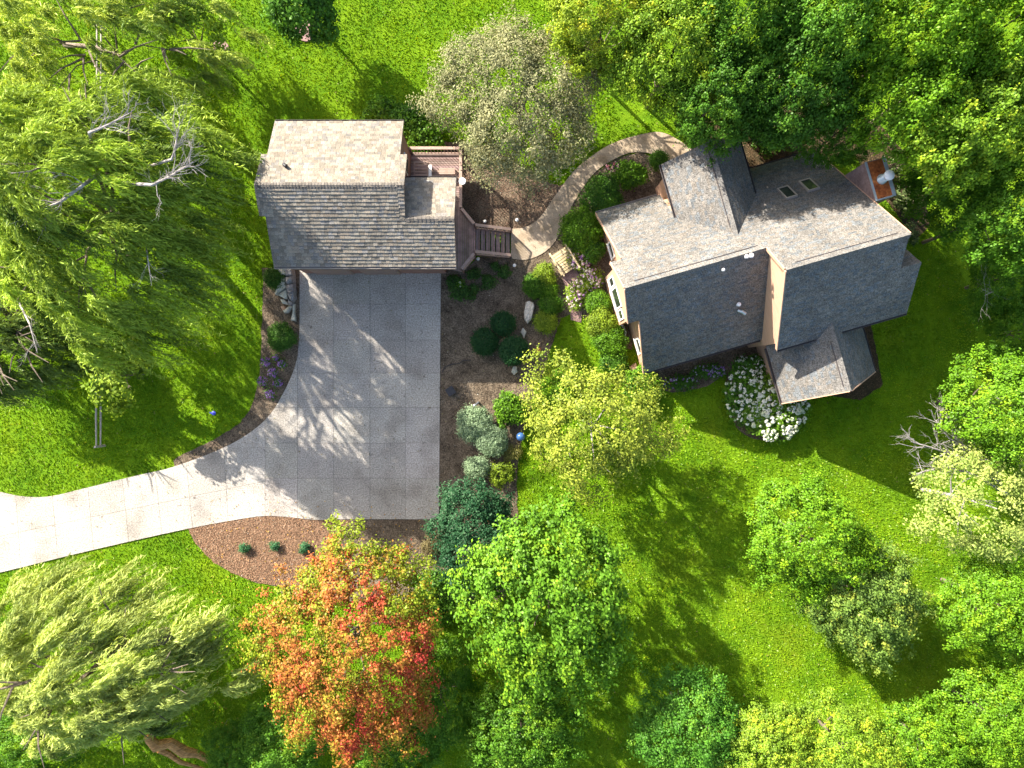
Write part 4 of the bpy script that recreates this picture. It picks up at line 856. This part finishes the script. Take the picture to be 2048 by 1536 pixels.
# lawn trees
tree('broadleaf_tree', 'bright green tree on the sunny lawn, the upper left of a touching pair', 1615, 1075, 118, 105, 5.0, 2.6, BA, BB, leaf=(0.24, 0.15), group='pair of touching trees on the lawn', spray=2.0, shared='b')
tree('broadleaf_tree', 'olive green tree on the sunny lawn, the lower right of a touching pair', 1722, 1195, 105, 118, 4.0, 2.6, (0.030, 0.090, 0.012), (0.215, 0.345, 0.055), leaf=(0.13, 0.08), group='pair of touching trees on the lawn', clump=0.19, dens=0.9, shared=True)
tree('broadleaf_tree', 'large bright green tree below the driveway, right of the orange maple', 1095, 1205, 152, 190, 6.0, 3.4, BA, (0.160, 0.345, 0.022), leaf=(0.22, 0.13), spray=2.4, clump=0.21, shared='d')
def maple_col(P, t, ct, r):
    base = mixcol((0.36, 0.28, 0.03), (0.50, 0.16, 0.045), np.clip(t * 1.7 - .1, 0, 1))
    cen = P.mean(axis=0); w = np.sin(P[:, 0] * 1.1 + 1) * np.sin(P[:, 1] * 0.9 + 2) * 0.55 + (P[:, 0] - cen[0]) / 7.5 + r.normal(size=len(P)) * 0.22 + (ct - 0.5) * 2.0
    red = np.clip((w - 0.55) * 1.0, 0, 0.9); base = mixcol(base, np.array([0.50, 0.045, 0.045]) * np.ones_like(base), red)
    w2_ = w - np.clip((P[:, 0] - cen[0]) / 3 + (P[:, 1] - cen[1]) / 3 - 1.1, 0, 1.6); g_ = np.clip((-w2_ - 0.1) * 1.0 + (P[:, 2] < cen[2]) * 0.35, 0, 1); base = mixcol(base, np.array([0.24, 0.32, 0.02]) * np.ones_like(base), g_)
    return base * r.uniform(0.45, 1.15, (len(P), 1))
tree('maple_tree', 'maple turning orange, red and yellow below the driveway', 700, 1288, 168, 205, 6.0, 3.6, None, None, leaf=(0.14, 0.10), spray=2.4, clump=0.15, bough=0.6, dens=0.95, colorfn=maple_col)
tree('ornamental_tree', 'yellow green loosely branched tree between driveway bed and house corner', 1190, 852, 138, 120, 5.0, 2.3, (0.06, 0.12, 0.012), (0.40, 0.45, 0.055), dens=0.85, bough=0.7, bough_depth=0.34, leaf=(0.16, 0.10), clump=0.20, hole=0.25, rough=0.26, bark='bark_pale')
tree('broadleaf_tree', 'green understorey tree peeping out from the upper left of the yellow tree', 1120, 790, 55, 45, 3.0, 1.3, GA, BB, dens=0.8, shared=True)
tree('olive_tree', 'olive grey tree with brownish leaves above the path, right of the garage', 1043, 200, 155, 150, 4.2, 2.6, OA, OB, leaf=(0.14, 0.075), clump=0.20, dens=0.95, rough=0.22, hole=0.12)
tree('young_tree', 'small dark green tree cut by the top edge above the garage', 602, 10, 60, 62, 3.6, 2.2, DA, GB, base=(635, 50), dens=3.2)
tree('young_tree', 'slender light green tree in a pinkish mulch ring on the upper lawn', 384, 70, 62, 62, 3.8, 1.6, YA, YB, base=(437, 118), dens=0.7)
tree('maple_tree', 'small green maple beside the end of the lower rail fence', 232, 745, 56, 66, 3.0, 1.5, GA, YB, leaf=(0.26, 0.2), dens=0.9)
# bottom edge
BT = 'trees along the bottom edge'
tree('broadleaf_tree', 'blue green tree at the bottom edge, left one of the row under the sunny lawn', 1375, 1450, 105, 100, 4.0, 2.2, SA, SB, group=BT, shared=True)
tree('broadleaf_tree', 'yellow green tree at the bottom edge right of the blue green one', 1530, 1500, 100, 80, 4.5, 2.0, BA, (0.25, 0.40, 0.03), group=BT, shared=True)
tree('broadleaf_tree', 'yellowish tree in the middle of the row under the sunny lawn', 1690, 1500, 105, 85, 4.5, 2.0, YA, (0.26, 0.42, 0.03), group=BT, shared=True)
tree('broadleaf_tree', 'green tree at the bottom edge left of the corner tree', 1850, 1490, 100, 85, 4.0, 2.0, BA, BB, group=BT, shared=True)
tree('broadleaf_tree', 'green tree in the bottom right corner', 1990, 1440, 105, 95, 4.0, 2.2, BA, BB, group=BT, shared=True)
tree('broadleaf_tree', 'mid green tree at the bottom edge below the large bright green tree', 1040, 1460, 110, 90, 4.0, 2.2, GA, GB, group=BT, shared='d')
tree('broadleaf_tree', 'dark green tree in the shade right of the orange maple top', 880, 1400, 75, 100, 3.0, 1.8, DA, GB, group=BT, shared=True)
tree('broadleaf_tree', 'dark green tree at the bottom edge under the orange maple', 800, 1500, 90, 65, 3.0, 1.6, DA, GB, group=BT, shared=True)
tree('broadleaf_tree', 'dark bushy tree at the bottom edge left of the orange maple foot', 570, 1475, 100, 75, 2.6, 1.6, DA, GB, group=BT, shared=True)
tree('holly_tree', 'dense dark green holly at the lower right corner of the driveway', 948, 1072, 80, 100, 2.6, 1.9, HA, HB, leaf=(0.14, 0.09), clump=0.17, dens=1.5)

tree('broadleaf_tree', 'dark green tree in the bottom left corner below the pale willow', 40, 1500, 95, 70, 3.0, 1.8, DA, GB, group=BT, shared=True)
tree('broadleaf_tree', 'dark low tree at the bottom edge beside the torn trunk', 475, 1500, 60, 60, 2.2, 1.4, DA, GB, group=BT, shared=True)
# shrubs
def shrub(name, label, cx, cy, r_px, h, ca, cb, cat='shrub', group=None, leaf=(0.09, 0.055), dens=1.0, ry=None, rough=0.07, clump=0.10, colorfn=None, spray=1.0, low=-0.2, shell=0.8, **k):
    NT[0] += 1; zc = h * 0.52; cen = G(cx, cy, zc); s = (H - zc) / F; R = (r_px * s, (ry or r_px) * s, h * 0.48)
    if name != 'clipped_shrub': k.setdefault('bough', 0.30 if name == 'leafy_shrub' else 0.22); k.setdefault('bough_depth', 0.34 if name == 'leafy_shrub' else 0.2); ca = tuple(x * 0.6 for x in ca); R = (R[0] * 1.12, R[1] * 1.12, R[2])  # loose shrubs: dark leaf tone lowered to imitate shade in foliage gaps
    o = empty(name, (cen.x, cen.y, 0), label, cat, group); la = leaf[0] * leaf[1] * 0.5; sa = 2.6 * math.pi * R[0] * R[1]; nl = 14
    q, col = crown_leaves(cen, [x - clump * 0.6 for x in R], max(12, int(sa * 3.0 * dens / la / nl)), nl, leaf, ca, cb, clump, seed=NT[0] * 13, spray=spray, rough=rough, low=low, shell=shell, colorfn=colorfn, **k)
    np_mesh('foliage', q, 4, col, 'leaf', o)
    one('stem', 'bark', lambda b: [b.tube([(cen.x, cen.y, 0), (cen.x + math.cos(a) * R[0] * .5, cen.y + math.sin(a) * R[1] * .5, h * .55)], [0.035, 0.012], 4, cap=False) for a in (0.3, 1.6, 2.8, 4.1, 5.3)], o)
    return o
BG = 'clipped dark ball shrubs in the mulch bed'
shrub('clipped_shrub', 'upper one of the three dark clipped balls', 1006, 648, 24, 1.25, HA, (0.030, 0.095, 0.022), group=BG)
shrub('clipped_shrub', 'leftmost of the three dark clipped balls', 969, 684, 26, 1.3, HA, (0.030, 0.095, 0.022), group=BG)
shrub('clipped_shrub', 'lower right one of the three dark clipped balls', 1027, 701, 28, 1.35, HA, (0.035, 0.105, 0.028), group=BG)
shrub('round_shrub', 'yellow green round shrub right of the veined boulder', 1091, 645, 21, 0.9, BA, YB)
shrub('round_shrub', 'dull green round shrub between the yellow green ball and the shrub pair', 1101, 612, 20, 0.9, GA, GB)
shrub('round_shrub', 'shrub with sunlit top at the foot of the footbridge', 1090, 550, 20, 0.9, BA, YB, rough=0.12)
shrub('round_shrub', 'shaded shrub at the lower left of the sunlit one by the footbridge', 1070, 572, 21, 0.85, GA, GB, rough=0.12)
shrub('round_shrub', 'low green shrub right of the shaded shrub by the footbridge', 1099, 580, 16, 0.7, GA, BB, rough=0.12)
shrub('round_shrub', 'large round sunlit shrub at the outer bend of the path', 1163, 460, 38, 1.6, GA, BB, rough=0.1, leaf=(0.11, 0.065))
shrub('leafy_shrub', 'dark shrub between the path and the upper wall corner', 1205, 392, 36, 1.3, HA, GB, rough=0.15, leaf=(0.12, 0.07))
shrub('leafy_shrub', 'bright big leaved shrub below the curve of the path', 1262, 350, 30, 1.2, GA, BB, rough=0.2, leaf=(0.16, 0.10), ry=24)
shrub('leafy_shrub', 'dark green shrub squeezed against the west side of the cross gable', 1318, 322, 18, 1.2, DA, GB, rough=0.15)
shrub('leafy_shrub', 'second dark shrub behind the round shrub near the west wall', 1185, 500, 22, 1.2, DA, GB, rough=0.15, leaf=(0.12, 0.07))
HG = 'yellow green shrubs along the west wall'
shrub('leafy_shrub', 'topmost yellow green shrub below the bay windows', 1195, 606, 24, 1.1, GA, BB, group=HG, rough=0.15)
shrub('leafy_shrub', 'middle yellow green shrub along the west wall', 1202, 645, 29, 1.2, BA, YB, group=HG, rough=0.18)
shrub('leafy_shrub', 'lowest yellow green shrub along the west wall', 1222, 682, 30, 1.2, BA, BB, group=HG, rough=0.18)
shrub('leafy_shrub', 'dark low shrub below the yellow green row at the wall', 1228, 722, 26, 0.8, DA, GB, rough=0.15)
shrub('leafy_shrub', 'green shrub at the lower left corner of the west wing roof', 1283, 770, 36, 1.3, GA, BB, rough=0.2, leaf=(0.15, 0.09))
VG = 'variegated pale green bushes in the driveway bed'
VA, VB = (0.10, 0.19, 0.075), (0.38, 0.50, 0.30)
shrub('variegated_shrub', 'upper and largest pale variegated bush', 950, 848, 32, 1.3, VA, VB, group=VG, leaf=(0.10, 0.05), rough=0.1)
shrub('variegated_shrub', 'pale variegated bush touching the largest one at its lower right', 984, 882, 29, 1.2, VA, VB, group=VG, leaf=(0.10, 0.05), rough=0.1)
shrub('variegated_shrub', 'lowest pale variegated bush standing apart', 953, 935, 22, 1.0, VA, VB, group=VG, leaf=(0.10, 0.05), rough=0.1)
shrub('leafy_shrub', 'green leafy shrub right of the variegated bushes', 1020, 820, 31, 1.1, GA, BB, rough=0.2, leaf=(0.15, 0.09))
shrub('leafy_shrub', 'loose green shrub right of the lowest variegated bush', 1003, 948, 24, 0.8, GA, YB, rough=0.25, leaf=(0.13, 0.08), dens=0.5)
shrub('leafy_shrub', 'loose twiggy shrub below the variegated pair', 1022, 905, 18, 0.6, (0.10, 0.12, 0.03), (0.28, 0.26, 0.07), rough=0.25, dens=0.35)
shrub('round_shrub', 'round green shrub in the left bed above the purple flowers', 563, 674, 25, 1.0, GA, (0.10, 0.24, 0.03))
shrub('round_shrub', 'small green shrub beside the pale stone slabs under the garage eave', 550, 556, 19, 0.8, GA, (0.09, 0.21, 0.03))
shrub('leafy_shrub', 'large leafy shrub behind the garage, right of its upper roof corner', 850, 262, 44, 1.6, DA, BB, rough=0.2, leaf=(0.18, 0.12), ry=38, dens=0.9)
shrub('leafy_shrub', 'sunlit leafy shrub above the upper right corner of the garage roof', 765, 222, 36, 1.3, GA, BB, rough=0.22, leaf=(0.18, 0.12), ry=28, dens=0.8)
shrub('leafy_shrub', 'dark leafy shrub close behind the garage gutter', 810, 240, 34, 1.4, DA, GB, rough=0.2, leaf=(0.18, 0.12), ry=30)
shrub('leafy_shrub', 'brownish thin shrub at the left foot of the dark holly', 862, 1092, 20, 0.8, (0.10, 0.08, 0.03), (0.24, 0.2, 0.09), dens=0.4, rough=0.25)
shrub('leafy_shrub', 'dark undergrowth shrub between the orange maple and the holly', 880, 1190, 50, 1.2, DA, GB, dens=0.7, rough=0.2, leaf=(0.15, 0.09))
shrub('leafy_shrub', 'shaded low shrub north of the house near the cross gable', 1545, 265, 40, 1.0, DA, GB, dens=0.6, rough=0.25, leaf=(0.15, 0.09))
for (px_, py_, r_, lb) in ((1650, 205, 30, 'low bush in the dark gap behind the roof, near the top'), (1815, 470, 20, 'small leafy bush beside the east end of the main ridge'), (1812, 400, 26, 'leafy bush with pale leaves just right of the chimney'), (1800, 330, 24, 'leafy bush above and right of the chimney')):
    shrub('leafy_shrub', lb, px_, py_, r_, 0.9, DA, (0.20, 0.26, 0.09), dens=0.45, rough=0.25, leaf=(0.16, 0.11))
# small seedlings
k = 0
for (px_, py_, r_, lb) in ((908, 563, 13, 'small leafy perennial nearest to the driveway top corner'), (920, 583, 17, 'perennial with a white bloom near the driveway'), (948, 548, 12, 'small perennial under the lower deck corner'),
                           (977, 565, 14, 'dark green perennial in the middle of the upper bed'), (1010, 544, 12, 'small perennial right below the stairs'), (950, 575, 8, 'tiny perennial between two larger ones in the upper bed'),
                           (941, 590, 10, 'low perennial below the blooming one'), (992, 532, 9, 'low sprig close to the lower stair rail')):
    shrub('perennial', lb, px_, py_, r_, 0.35, DA, (0.10, 0.22, 0.04), cat='plant', dens=0.5, rough=0.3, leaf=(0.14, 0.06), clump=0.08)
for (px_, py_, lb) in ((489, 1096, 'seedling in the dry mulch nearest to the lawn edge'), (549, 1092, 'middle seedling of three in the dry mulch'), (610, 1096, 'seedling in the dry mulch closest to the orange maple')):
    shrub('seedling', lb, px_, py_, 9, 0.45, (0.03, 0.12, 0.05), (0.09, 0.24, 0.10), cat='seedling', group='seedlings in the dry mulch', dens=0.7, rough=0.3, leaf=(0.12, 0.05), clump=0.07)
# flowering plants
def flowers(name, label, cx, cy, rx, ry, h, n, fcol, size, ca=GA, cb=BB, cat='flowers', group=None, leafd=0.8, pet=10, seed=0, leaf=(0.12, 0.07), shape=None):
    NT[0] += 1; cen = G(cx, cy, h * 0.5); s = (H - h * .5) / F; R = (rx * s, ry * s, h * 0.5); o = empty(name, (cen.x, cen.y, 0), label, cat, group)
    la = leaf[0] * leaf[1] * .5
    q, col = crown_leaves(cen, R, max(8, int(math.pi * R[0] * R[1] * 4 * leafd / la / 14)), 14, leaf, ca, cb, 0.12, seed=NT[0] * 7, spray=1, rough=0.12, low=-0.1, shell=0.5)
    np_mesh('foliage', q, 4, col, 'leaf', o)
    r = np.random.default_rng(NT[0] * 5 + seed); rr = np.sqrt(r.random(n)); a = r.uniform(0, 6.283, n)
    x = rr * np.cos(a); y = rr * np.sin(a); z = np.sqrt(np.clip(1 - rr ** 2 * .9, 0, 1))
    Fc = np.array(cen) + np.stack([x * R[0], y * R[1], z * R[2] + 0.02], 1)
    idx = np.repeat(np.arange(n), pet); m = len(idx); off = norm(r.normal(size=(m, 3))) * size * 0.5 * [1, 1, 0.7]; fs = r.uniform(0.7, 1.25, n)[idx]
    P = Fc[idx] + off * fs[:, None]; N = norm(off + [0, 0, size * .4]); q = leaf_quads(P, N, size * 0.65 * fs, size * 0.55 * fs)
    fc = np.array(fcol)[r.integers(0, len(fcol), n)][idx] * r.uniform(0.8, 1.1, (m, 1)); np_mesh('blooms', q, 4, fc, 'petal', o, kind='stuff')
    return o
PU = [(0.42, 0.20, 0.62), (0.52, 0.32, 0.72), (0.32, 0.12, 0.52)]
for i, (px_, py_, r_, lb) in enumerate(((532, 724, 10, 'purple flower clump at the upper left of the left bed'), (552, 715, 6, 'smallest purple flower clump, topmost in the left bed'), (564, 728, 8, 'purple flower clump nearest the driveway, under the round shrub'),
                           (547, 745, 11, 'purple flower clump in the centre of the left bed'), (526, 762, 10, 'purple flower clump at the lawn side of the left bed'), (556, 766, 9, 'dim purple flower clump near the driveway curve'), (541, 788, 10, 'deep purple flower clump, lowest in the left bed'))):
    flowers('purple_flowers', lb, px_, py_, r_, r_ * .9, 0.35, 44, PU, 0.085, ca=DA, cb=GB, group='purple flower clumps in the left bed', leafd=0.35, pet=6)
WH = [(0.78, 0.78, 0.66), (0.62, 0.68, 0.50), (0.80, 0.80, 0.76)]
flowers('hydrangea', 'big white hydrangea in front of the low wing, full of blooms', 1548, 815, 66, 66, 1.4, 150, WH, 0.20, ca=GA, cb=(0.22, 0.40, 0.03), leaf=(0.18, 0.12), pet=16, leafd=1.2)
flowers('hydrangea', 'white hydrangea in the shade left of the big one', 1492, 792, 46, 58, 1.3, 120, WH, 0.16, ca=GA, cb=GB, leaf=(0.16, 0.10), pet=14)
flowers('hydrangea', 'small white hydrangea close under the low wing gutter', 1497, 735, 34, 26, 0.9, 60, WH, 0.11, ca=HA, cb=GB, leaf=(0.16, 0.10), pet=10)
PK = [(0.66, 0.44, 0.52), (0.80, 0.72, 0.70), (0.36, 0.16, 0.42), (0.80, 0.76, 0.66)]
flowers('pink_flowers', 'pink and white flowers between the footbridge and the round shrub', 1160, 515, 24, 26, 0.8, 80, PK, 0.12, cb=YB, leafd=0.5)
flowers('pink_flowers', 'pale pink flowers in front of the bay windows', 1182, 560, 24, 22, 0.8, 70, PK, 0.12, cb=YB)
flowers('pink_flowers', 'light green and pink flowering clump beside the gravel strip', 1152, 590, 20, 30, 0.7, 50, PK, 0.12, ca=BA, cb=YB)
flowers('pink_flowers', 'reddish flowers above the dark shrubs at the path', 1235, 338, 26, 14, 0.5, 40, [(0.40, 0.12, 0.16), (0.50, 0.28, 0.36)], 0.10, ca=DA, cb=GB, leafd=0.4)
LV = [(0.34, 0.16, 0.50), (0.56, 0.50, 0.66)]
flowers('purple_flowers', 'purple flowers in the dark border under the west wing eave', 1418, 742, 34, 14, 0.6, 55, LV, 0.10, ca=DA, cb=GB, leafd=0.7)
flowers('purple_flowers', 'pale lilac flowers left in the dark border under the eave', 1360, 765, 34, 14, 0.5, 26, LV, 0.10, ca=DA, cb=GB, leafd=0.7)
flowers('white_flower', 'single white bloom in the upper mulch bed', 922, 568, 4, 4, 0.45, 3, WH, 0.14, leafd=0.4)
# mulch ring under the young trees
for (px_, py_, r_) in ((612, 62, 22), (441, 100, 20)):
    slab('mulch_ring', [(G(px_, py_).x + r_ / 32 * math.cos(a * .5236) * random.uniform(.85, 1.1), G(px_, py_).y + r_ / 32 * math.sin(a * .5236) * random.uniform(.85, 1.1)) for a in range(12)], -0.05, 0.10, 'gravel', kind='structure')

# ------------------------------------------------------------------ willows
def willow(name, label, base_px, crown, R, ztop, nt, seed, ca, cb, strand=(1.8, 3.8), wind=(0.5, -0.15), dens=34, width=0.055, lr=1.0, nlimb=9, lift=0.0, inner=0.0):
    """crown: world xy centre of the crown; tips of branches spread over a dome, from each hangs a tuft of leafy strands"""
    r = np.random.default_rng(seed); b0 = G(*base_px); o = empty(name, b0, label, 'willow tree')
    cx, cy = crown; rr = np.sqrt(r.uniform(inner, 1, nt)); a = r.uniform(0, 2 * np.pi, nt)
    f = 1 + 0.14 * np.sin(3 * a + seed) + 0.10 * np.sin(7 * a + seed * 2)
    tx = cx + rr * f * R[0] * np.cos(a); ty = cy + rr * f * R[1] * np.sin(a); tz = ztop * (1 - 0.42 * rr ** 2.2) * r.uniform(0.82, 1.03, nt)
    Ps, Ts, Cs = [], [], []; ns = 13; nk = dens
    for i in range(nt):
        tip = np.array([tx[i], ty[i], tz[i]]); out = np.array([math.cos(a[i]), math.sin(a[i]), 0.0]); ct = np.clip(r.normal(.5, .22), 0, 1)
        for s in range(ns):
            L = r.uniform(*strand) * (0.6 + 0.4 * min(1, tz[i] / 7)); d0 = out * r.uniform(.2, 1.0) + r.normal(size=3) * .30 + [wind[0] * .7, wind[1] * .7, .45]; d0 = d0 / np.linalg.norm(d0)
            t = np.linspace(0.02, 1, nk)[:, None]; down = np.array([wind[0] * .45 + r.normal() * .10, wind[1] * .45 + r.normal() * .10, -1.0])
            p = tip + d0 * (L * .42) * (1 - (1 - t) ** 2) + down * L * .85 * t ** 1.9 + r.normal(size=(1, 3)) * .12
            tan = d0 * (L * .84) * (1 - t) + down * L * 1.6 * t ** .9
            Ps.append(p + r.normal(size=p.shape) * .045); Ts.append(tan); Cs.append(np.clip(ct * .75 - .1 + r.random() * .2 + r.random(nk) * .3, 0, 1))
    P = np.concatenate(Ps); T = norm(np.concatenate(Ts)) + r.normal(size=P.shape) * .17; t = np.concatenate(Cs); m = len(P); k = P[:, 2] > .15; P, T, t = P[k], T[k], t[k]; m = len(P)
    N = norm(r.normal(size=(m, 3)) * .8 + [0, 0, .6]); q = leaf_quads(P, N, r.uniform(.26, .46, m), r.uniform(.7, 1.3, m) * width, T)
    np_mesh('crown', q, 4, mixcol(ca, cb, t), 'leaf', o)
    tb_ = MB(); rr_ = random.Random(seed); c3 = Vector((cx, cy, ztop * .45)); tb_.tube([b0, b0.lerp(c3, .5) + Vector((.1, .1, .2)), c3], [.55 * lr, .42 * lr, .34 * lr], 10)
    for i in range(nlimb):
        an = i * 6.283 / nlimb + rr_.uniform(-.2, .2); e = Vector((cx + math.cos(an) * R[0] * .72, cy + math.sin(an) * R[1] * .72, ztop * rr_.uniform(.6, .85))); m_ = c3.lerp(e, .5) + Vector((0, 0, .9))
        tb_.tube([c3, m_, e], [.20 * lr, .12 * lr, .04 * lr], 7, cap=False)
        for k2 in range(5):
            s2 = m_.lerp(e, rr_.uniform(-.6, .9)); a2 = an + rr_.uniform(-1.2, 1.2); L2 = rr_.uniform(1.2, 2.6); tb_.tube([s2, s2 + Vector((math.cos(a2) * L2 * .5, math.sin(a2) * L2 * .5, .5)), s2 + Vector((math.cos(a2) * L2, math.sin(a2) * L2, .6))], [.07, .045, .015], 5, cap=False)
    tb_.build('trunk', 'bark', o)
    return o
WA, WB = (0.016, 0.055, 0.010), (0.44, 0.60, 0.075)
c1 = G(188, 425, 9.0)
w1 = willow('willow_tree', 'huge weeping willow left of the garage with bare grey limbs', (372, 470), (c1.x - .9, c1.y + .5), (6.2, 6.5), 13.0, 255, 31, WA, WB, lr=0.6)
c2 = G(170, 60, 8.0)
willow('willow_tree', 'paler weeping willow at the top left behind the rail fence', (130, 90), (c2.x - 1.0, c2.y + 1.0), (6.4, 5.0), 7.5, 90, 32, (0.07, 0.15, 0.02), (0.58, 0.68, 0.13), wind=(.5, -.1), strand=(1.2, 2.6), lr=0.28, nlimb=6)
c3_ = G(165, 1345, 6.5)
willow('willow_tree', 'pale yellow green willow in the bottom left corner', (330, 1270), (c3_.x, c3_.y), (6.6, 4.5), 8.5, 165, 33, (0.030, 0.075, 0.016), (0.66, 0.76, 0.20), wind=(.5, .25), strand=(1.4, 3.0))
c4 = G(0, 650, 4.0)
willow('willow_tree', 'weeping willow cut by the left edge above the lawn', (130, 640), (c4.x, c4.y), (2.8, 4.2), 5.2, 70, 34, WA, (0.26, 0.35, 0.08))
# bare limbs of the big willow, standing above its foliage
def bare(parent, pts, z, r0, seed, twigs=9, name='bare_limb', mat='bark_pale', sink=1.6):
    rr_ = random.Random(seed); P = [G(x + rr_.uniform(-3, 3), y + rr_.uniform(-3, 3), z + i * .15 - (sink if i == 0 else 0)) for i, (x, y) in enumerate(pts)]; b = MB(); n = len(P)
    b.tube(P, [r0 * (1 - .75 * i / (n - 1)) * rr_.uniform(.85, 1.15) for i in range(n)], 7)
    def grow(s, d, L, r_, dep):
        e = s + d * L; m = s.lerp(e, .5) + Vector((rr_.uniform(-1, 1), rr_.uniform(-1, 1), rr_.uniform(-1, 1))) * L * .12
        b.tube([s, m, e], [r_, r_ * .7, r_ * .35], 4, cap=False)
        if dep > 0:
            for _ in range(rr_.randint(2, 3)):
                d2 = (d + Vector((rr_.uniform(-1, 1), rr_.uniform(-1, 1), rr_.uniform(-.5, .6))) * .75).normalized(); grow(s.lerp(e, rr_.uniform(.4, 1)), d2, L * rr_.uniform(.5, .75), r_ * .5, dep - 1)
    for i in range(twigs):
        k = rr_.uniform(.25, 1) * (n - 1); j = min(int(k), n - 2); s = P[j].lerp(P[j + 1], k - j); d = ((P[j + 1] - P[j]).normalized() + Vector((rr_.uniform(-1, 1), rr_.uniform(-1, 1), rr_.uniform(-.3, .5))) * .9).normalized()
        grow(s, d, rr_.uniform(.5, 1.2), r0 * .22, 2)
    return b.build(name, mat, parent)
bare(w1, [(200, 345), (165, 372), (120, 405), (82, 416)], 11.8, .11, 1, 12)
bare(w1, [(183, 300), (182, 268), (215, 248), (258, 228)], 12.2, .10, 2, 14)
bare(w1, [(300, 332), (345, 318), (352, 290), (358, 262)], 11.6, .085, 3, 12)
bare(w1, [(240, 368), (305, 372), (345, 352), (384, 322)], 11.8, .10, 4, 18)
bare(w1, [(90, 330), (60, 340), (15, 345)], 11.6, .06, 5, 9)
bare(w1, [(35, 600), (60, 650), (78, 705)], 9.6, .06, 6, 4)
bare(w1, [(285, 440), (295, 520), (303, 572)], 10.0, .05, 7, 3)
# dead bare tree at the right edge
dt = empty('dead_tree', G(1990, 930), 'dead tree with pale bare branches reaching over the dark lawn at the right edge', 'dead tree')
one('trunk', 'bark_pale', lambda b: b.tube([G(1960, 915), G(1985, 935, 2.5), G(2000, 960, 4.3)], [.22, .17, .1], 8), dt)
for i, pts in enumerate(([(2000, 965), (1950, 935), (1900, 905), (1845, 888)], [(1990, 955), (1940, 900), (1900, 875), (1870, 840)], [(2010, 990), (1950, 945), (1890, 935), (1825, 950)], [(1985, 940), (1930, 920), (1875, 900), (1822, 885)], [(2000, 860), (1960, 850), (1920, 840), (1890, 830)], [(2005, 970), (1960, 925), (1925, 890), (1905, 868)])):
    bare(dt, pts, 4.3, .09, 20 + i, 14, 'branch')
dt2 = empty('fallen_branch', G(1990, 870), 'thick bare grey branch lying over the hollow above the dead tree', 'branch')
bare(dt2, [(2010, 858), (1975, 850), (1940, 838)], 0.4, .10, 40, 5, 'bough', sink=0.0)
st = G(1965, 806)
one('tree_stump', 'bark_pale', lambda b: b.tube([st + Vector((-.5, -.1, .12)), st + Vector((.1, .1, .3)), st + Vector((.7, .3, .9))], [.14, .16, .15], 8), label='pale leaning trunk at the edge of the shaded lawn, above the dead tree', cat='tree trunk', loc=tuple(st))
dt3 = empty('dead_twigs', G(1985, 590), 'thin bare twigs sticking out of the wood at the right edge', 'twigs')
bare(dt3, [(2010, 575), (1990, 580), (1968, 590)], 4.5, .04, 41, 9, 'twig')
# torn orange willow trunk at the bottom left
tw = empty('torn_trunk', G(370, 1505), 'torn orange brown trunk lying under the bottom left willow', 'fallen trunk')
one('trunk', 'bark_orange', lambda b: (b.tube([G(292, 1474, 3.0), G(312, 1492, 2.7), G(340, 1486, 2.4), G(368, 1504, 2.0), G(396, 1508, 1.6), G(425, 1524, 1.2), G(460, 1530, .9)], [.18, .36, .30, .34, .22, .18, .05], 9), b.tube([G(318, 1500, 2.4), G(338, 1508, 2.0), G(360, 1524, 1.6), G(410, 1538, .4)], [.18, .17, .14, .06], 7)), tw)
one('branch', 'bark', lambda b: (b.tube([G(300, 1482, 1.6), G(310, 1465, 2.6), G(330, 1440, 4)], [.26, .16, .08], 7), b.tube([G(420, 1500, .3), G(455, 1440, .6)], [.03, .015], 5)), tw)
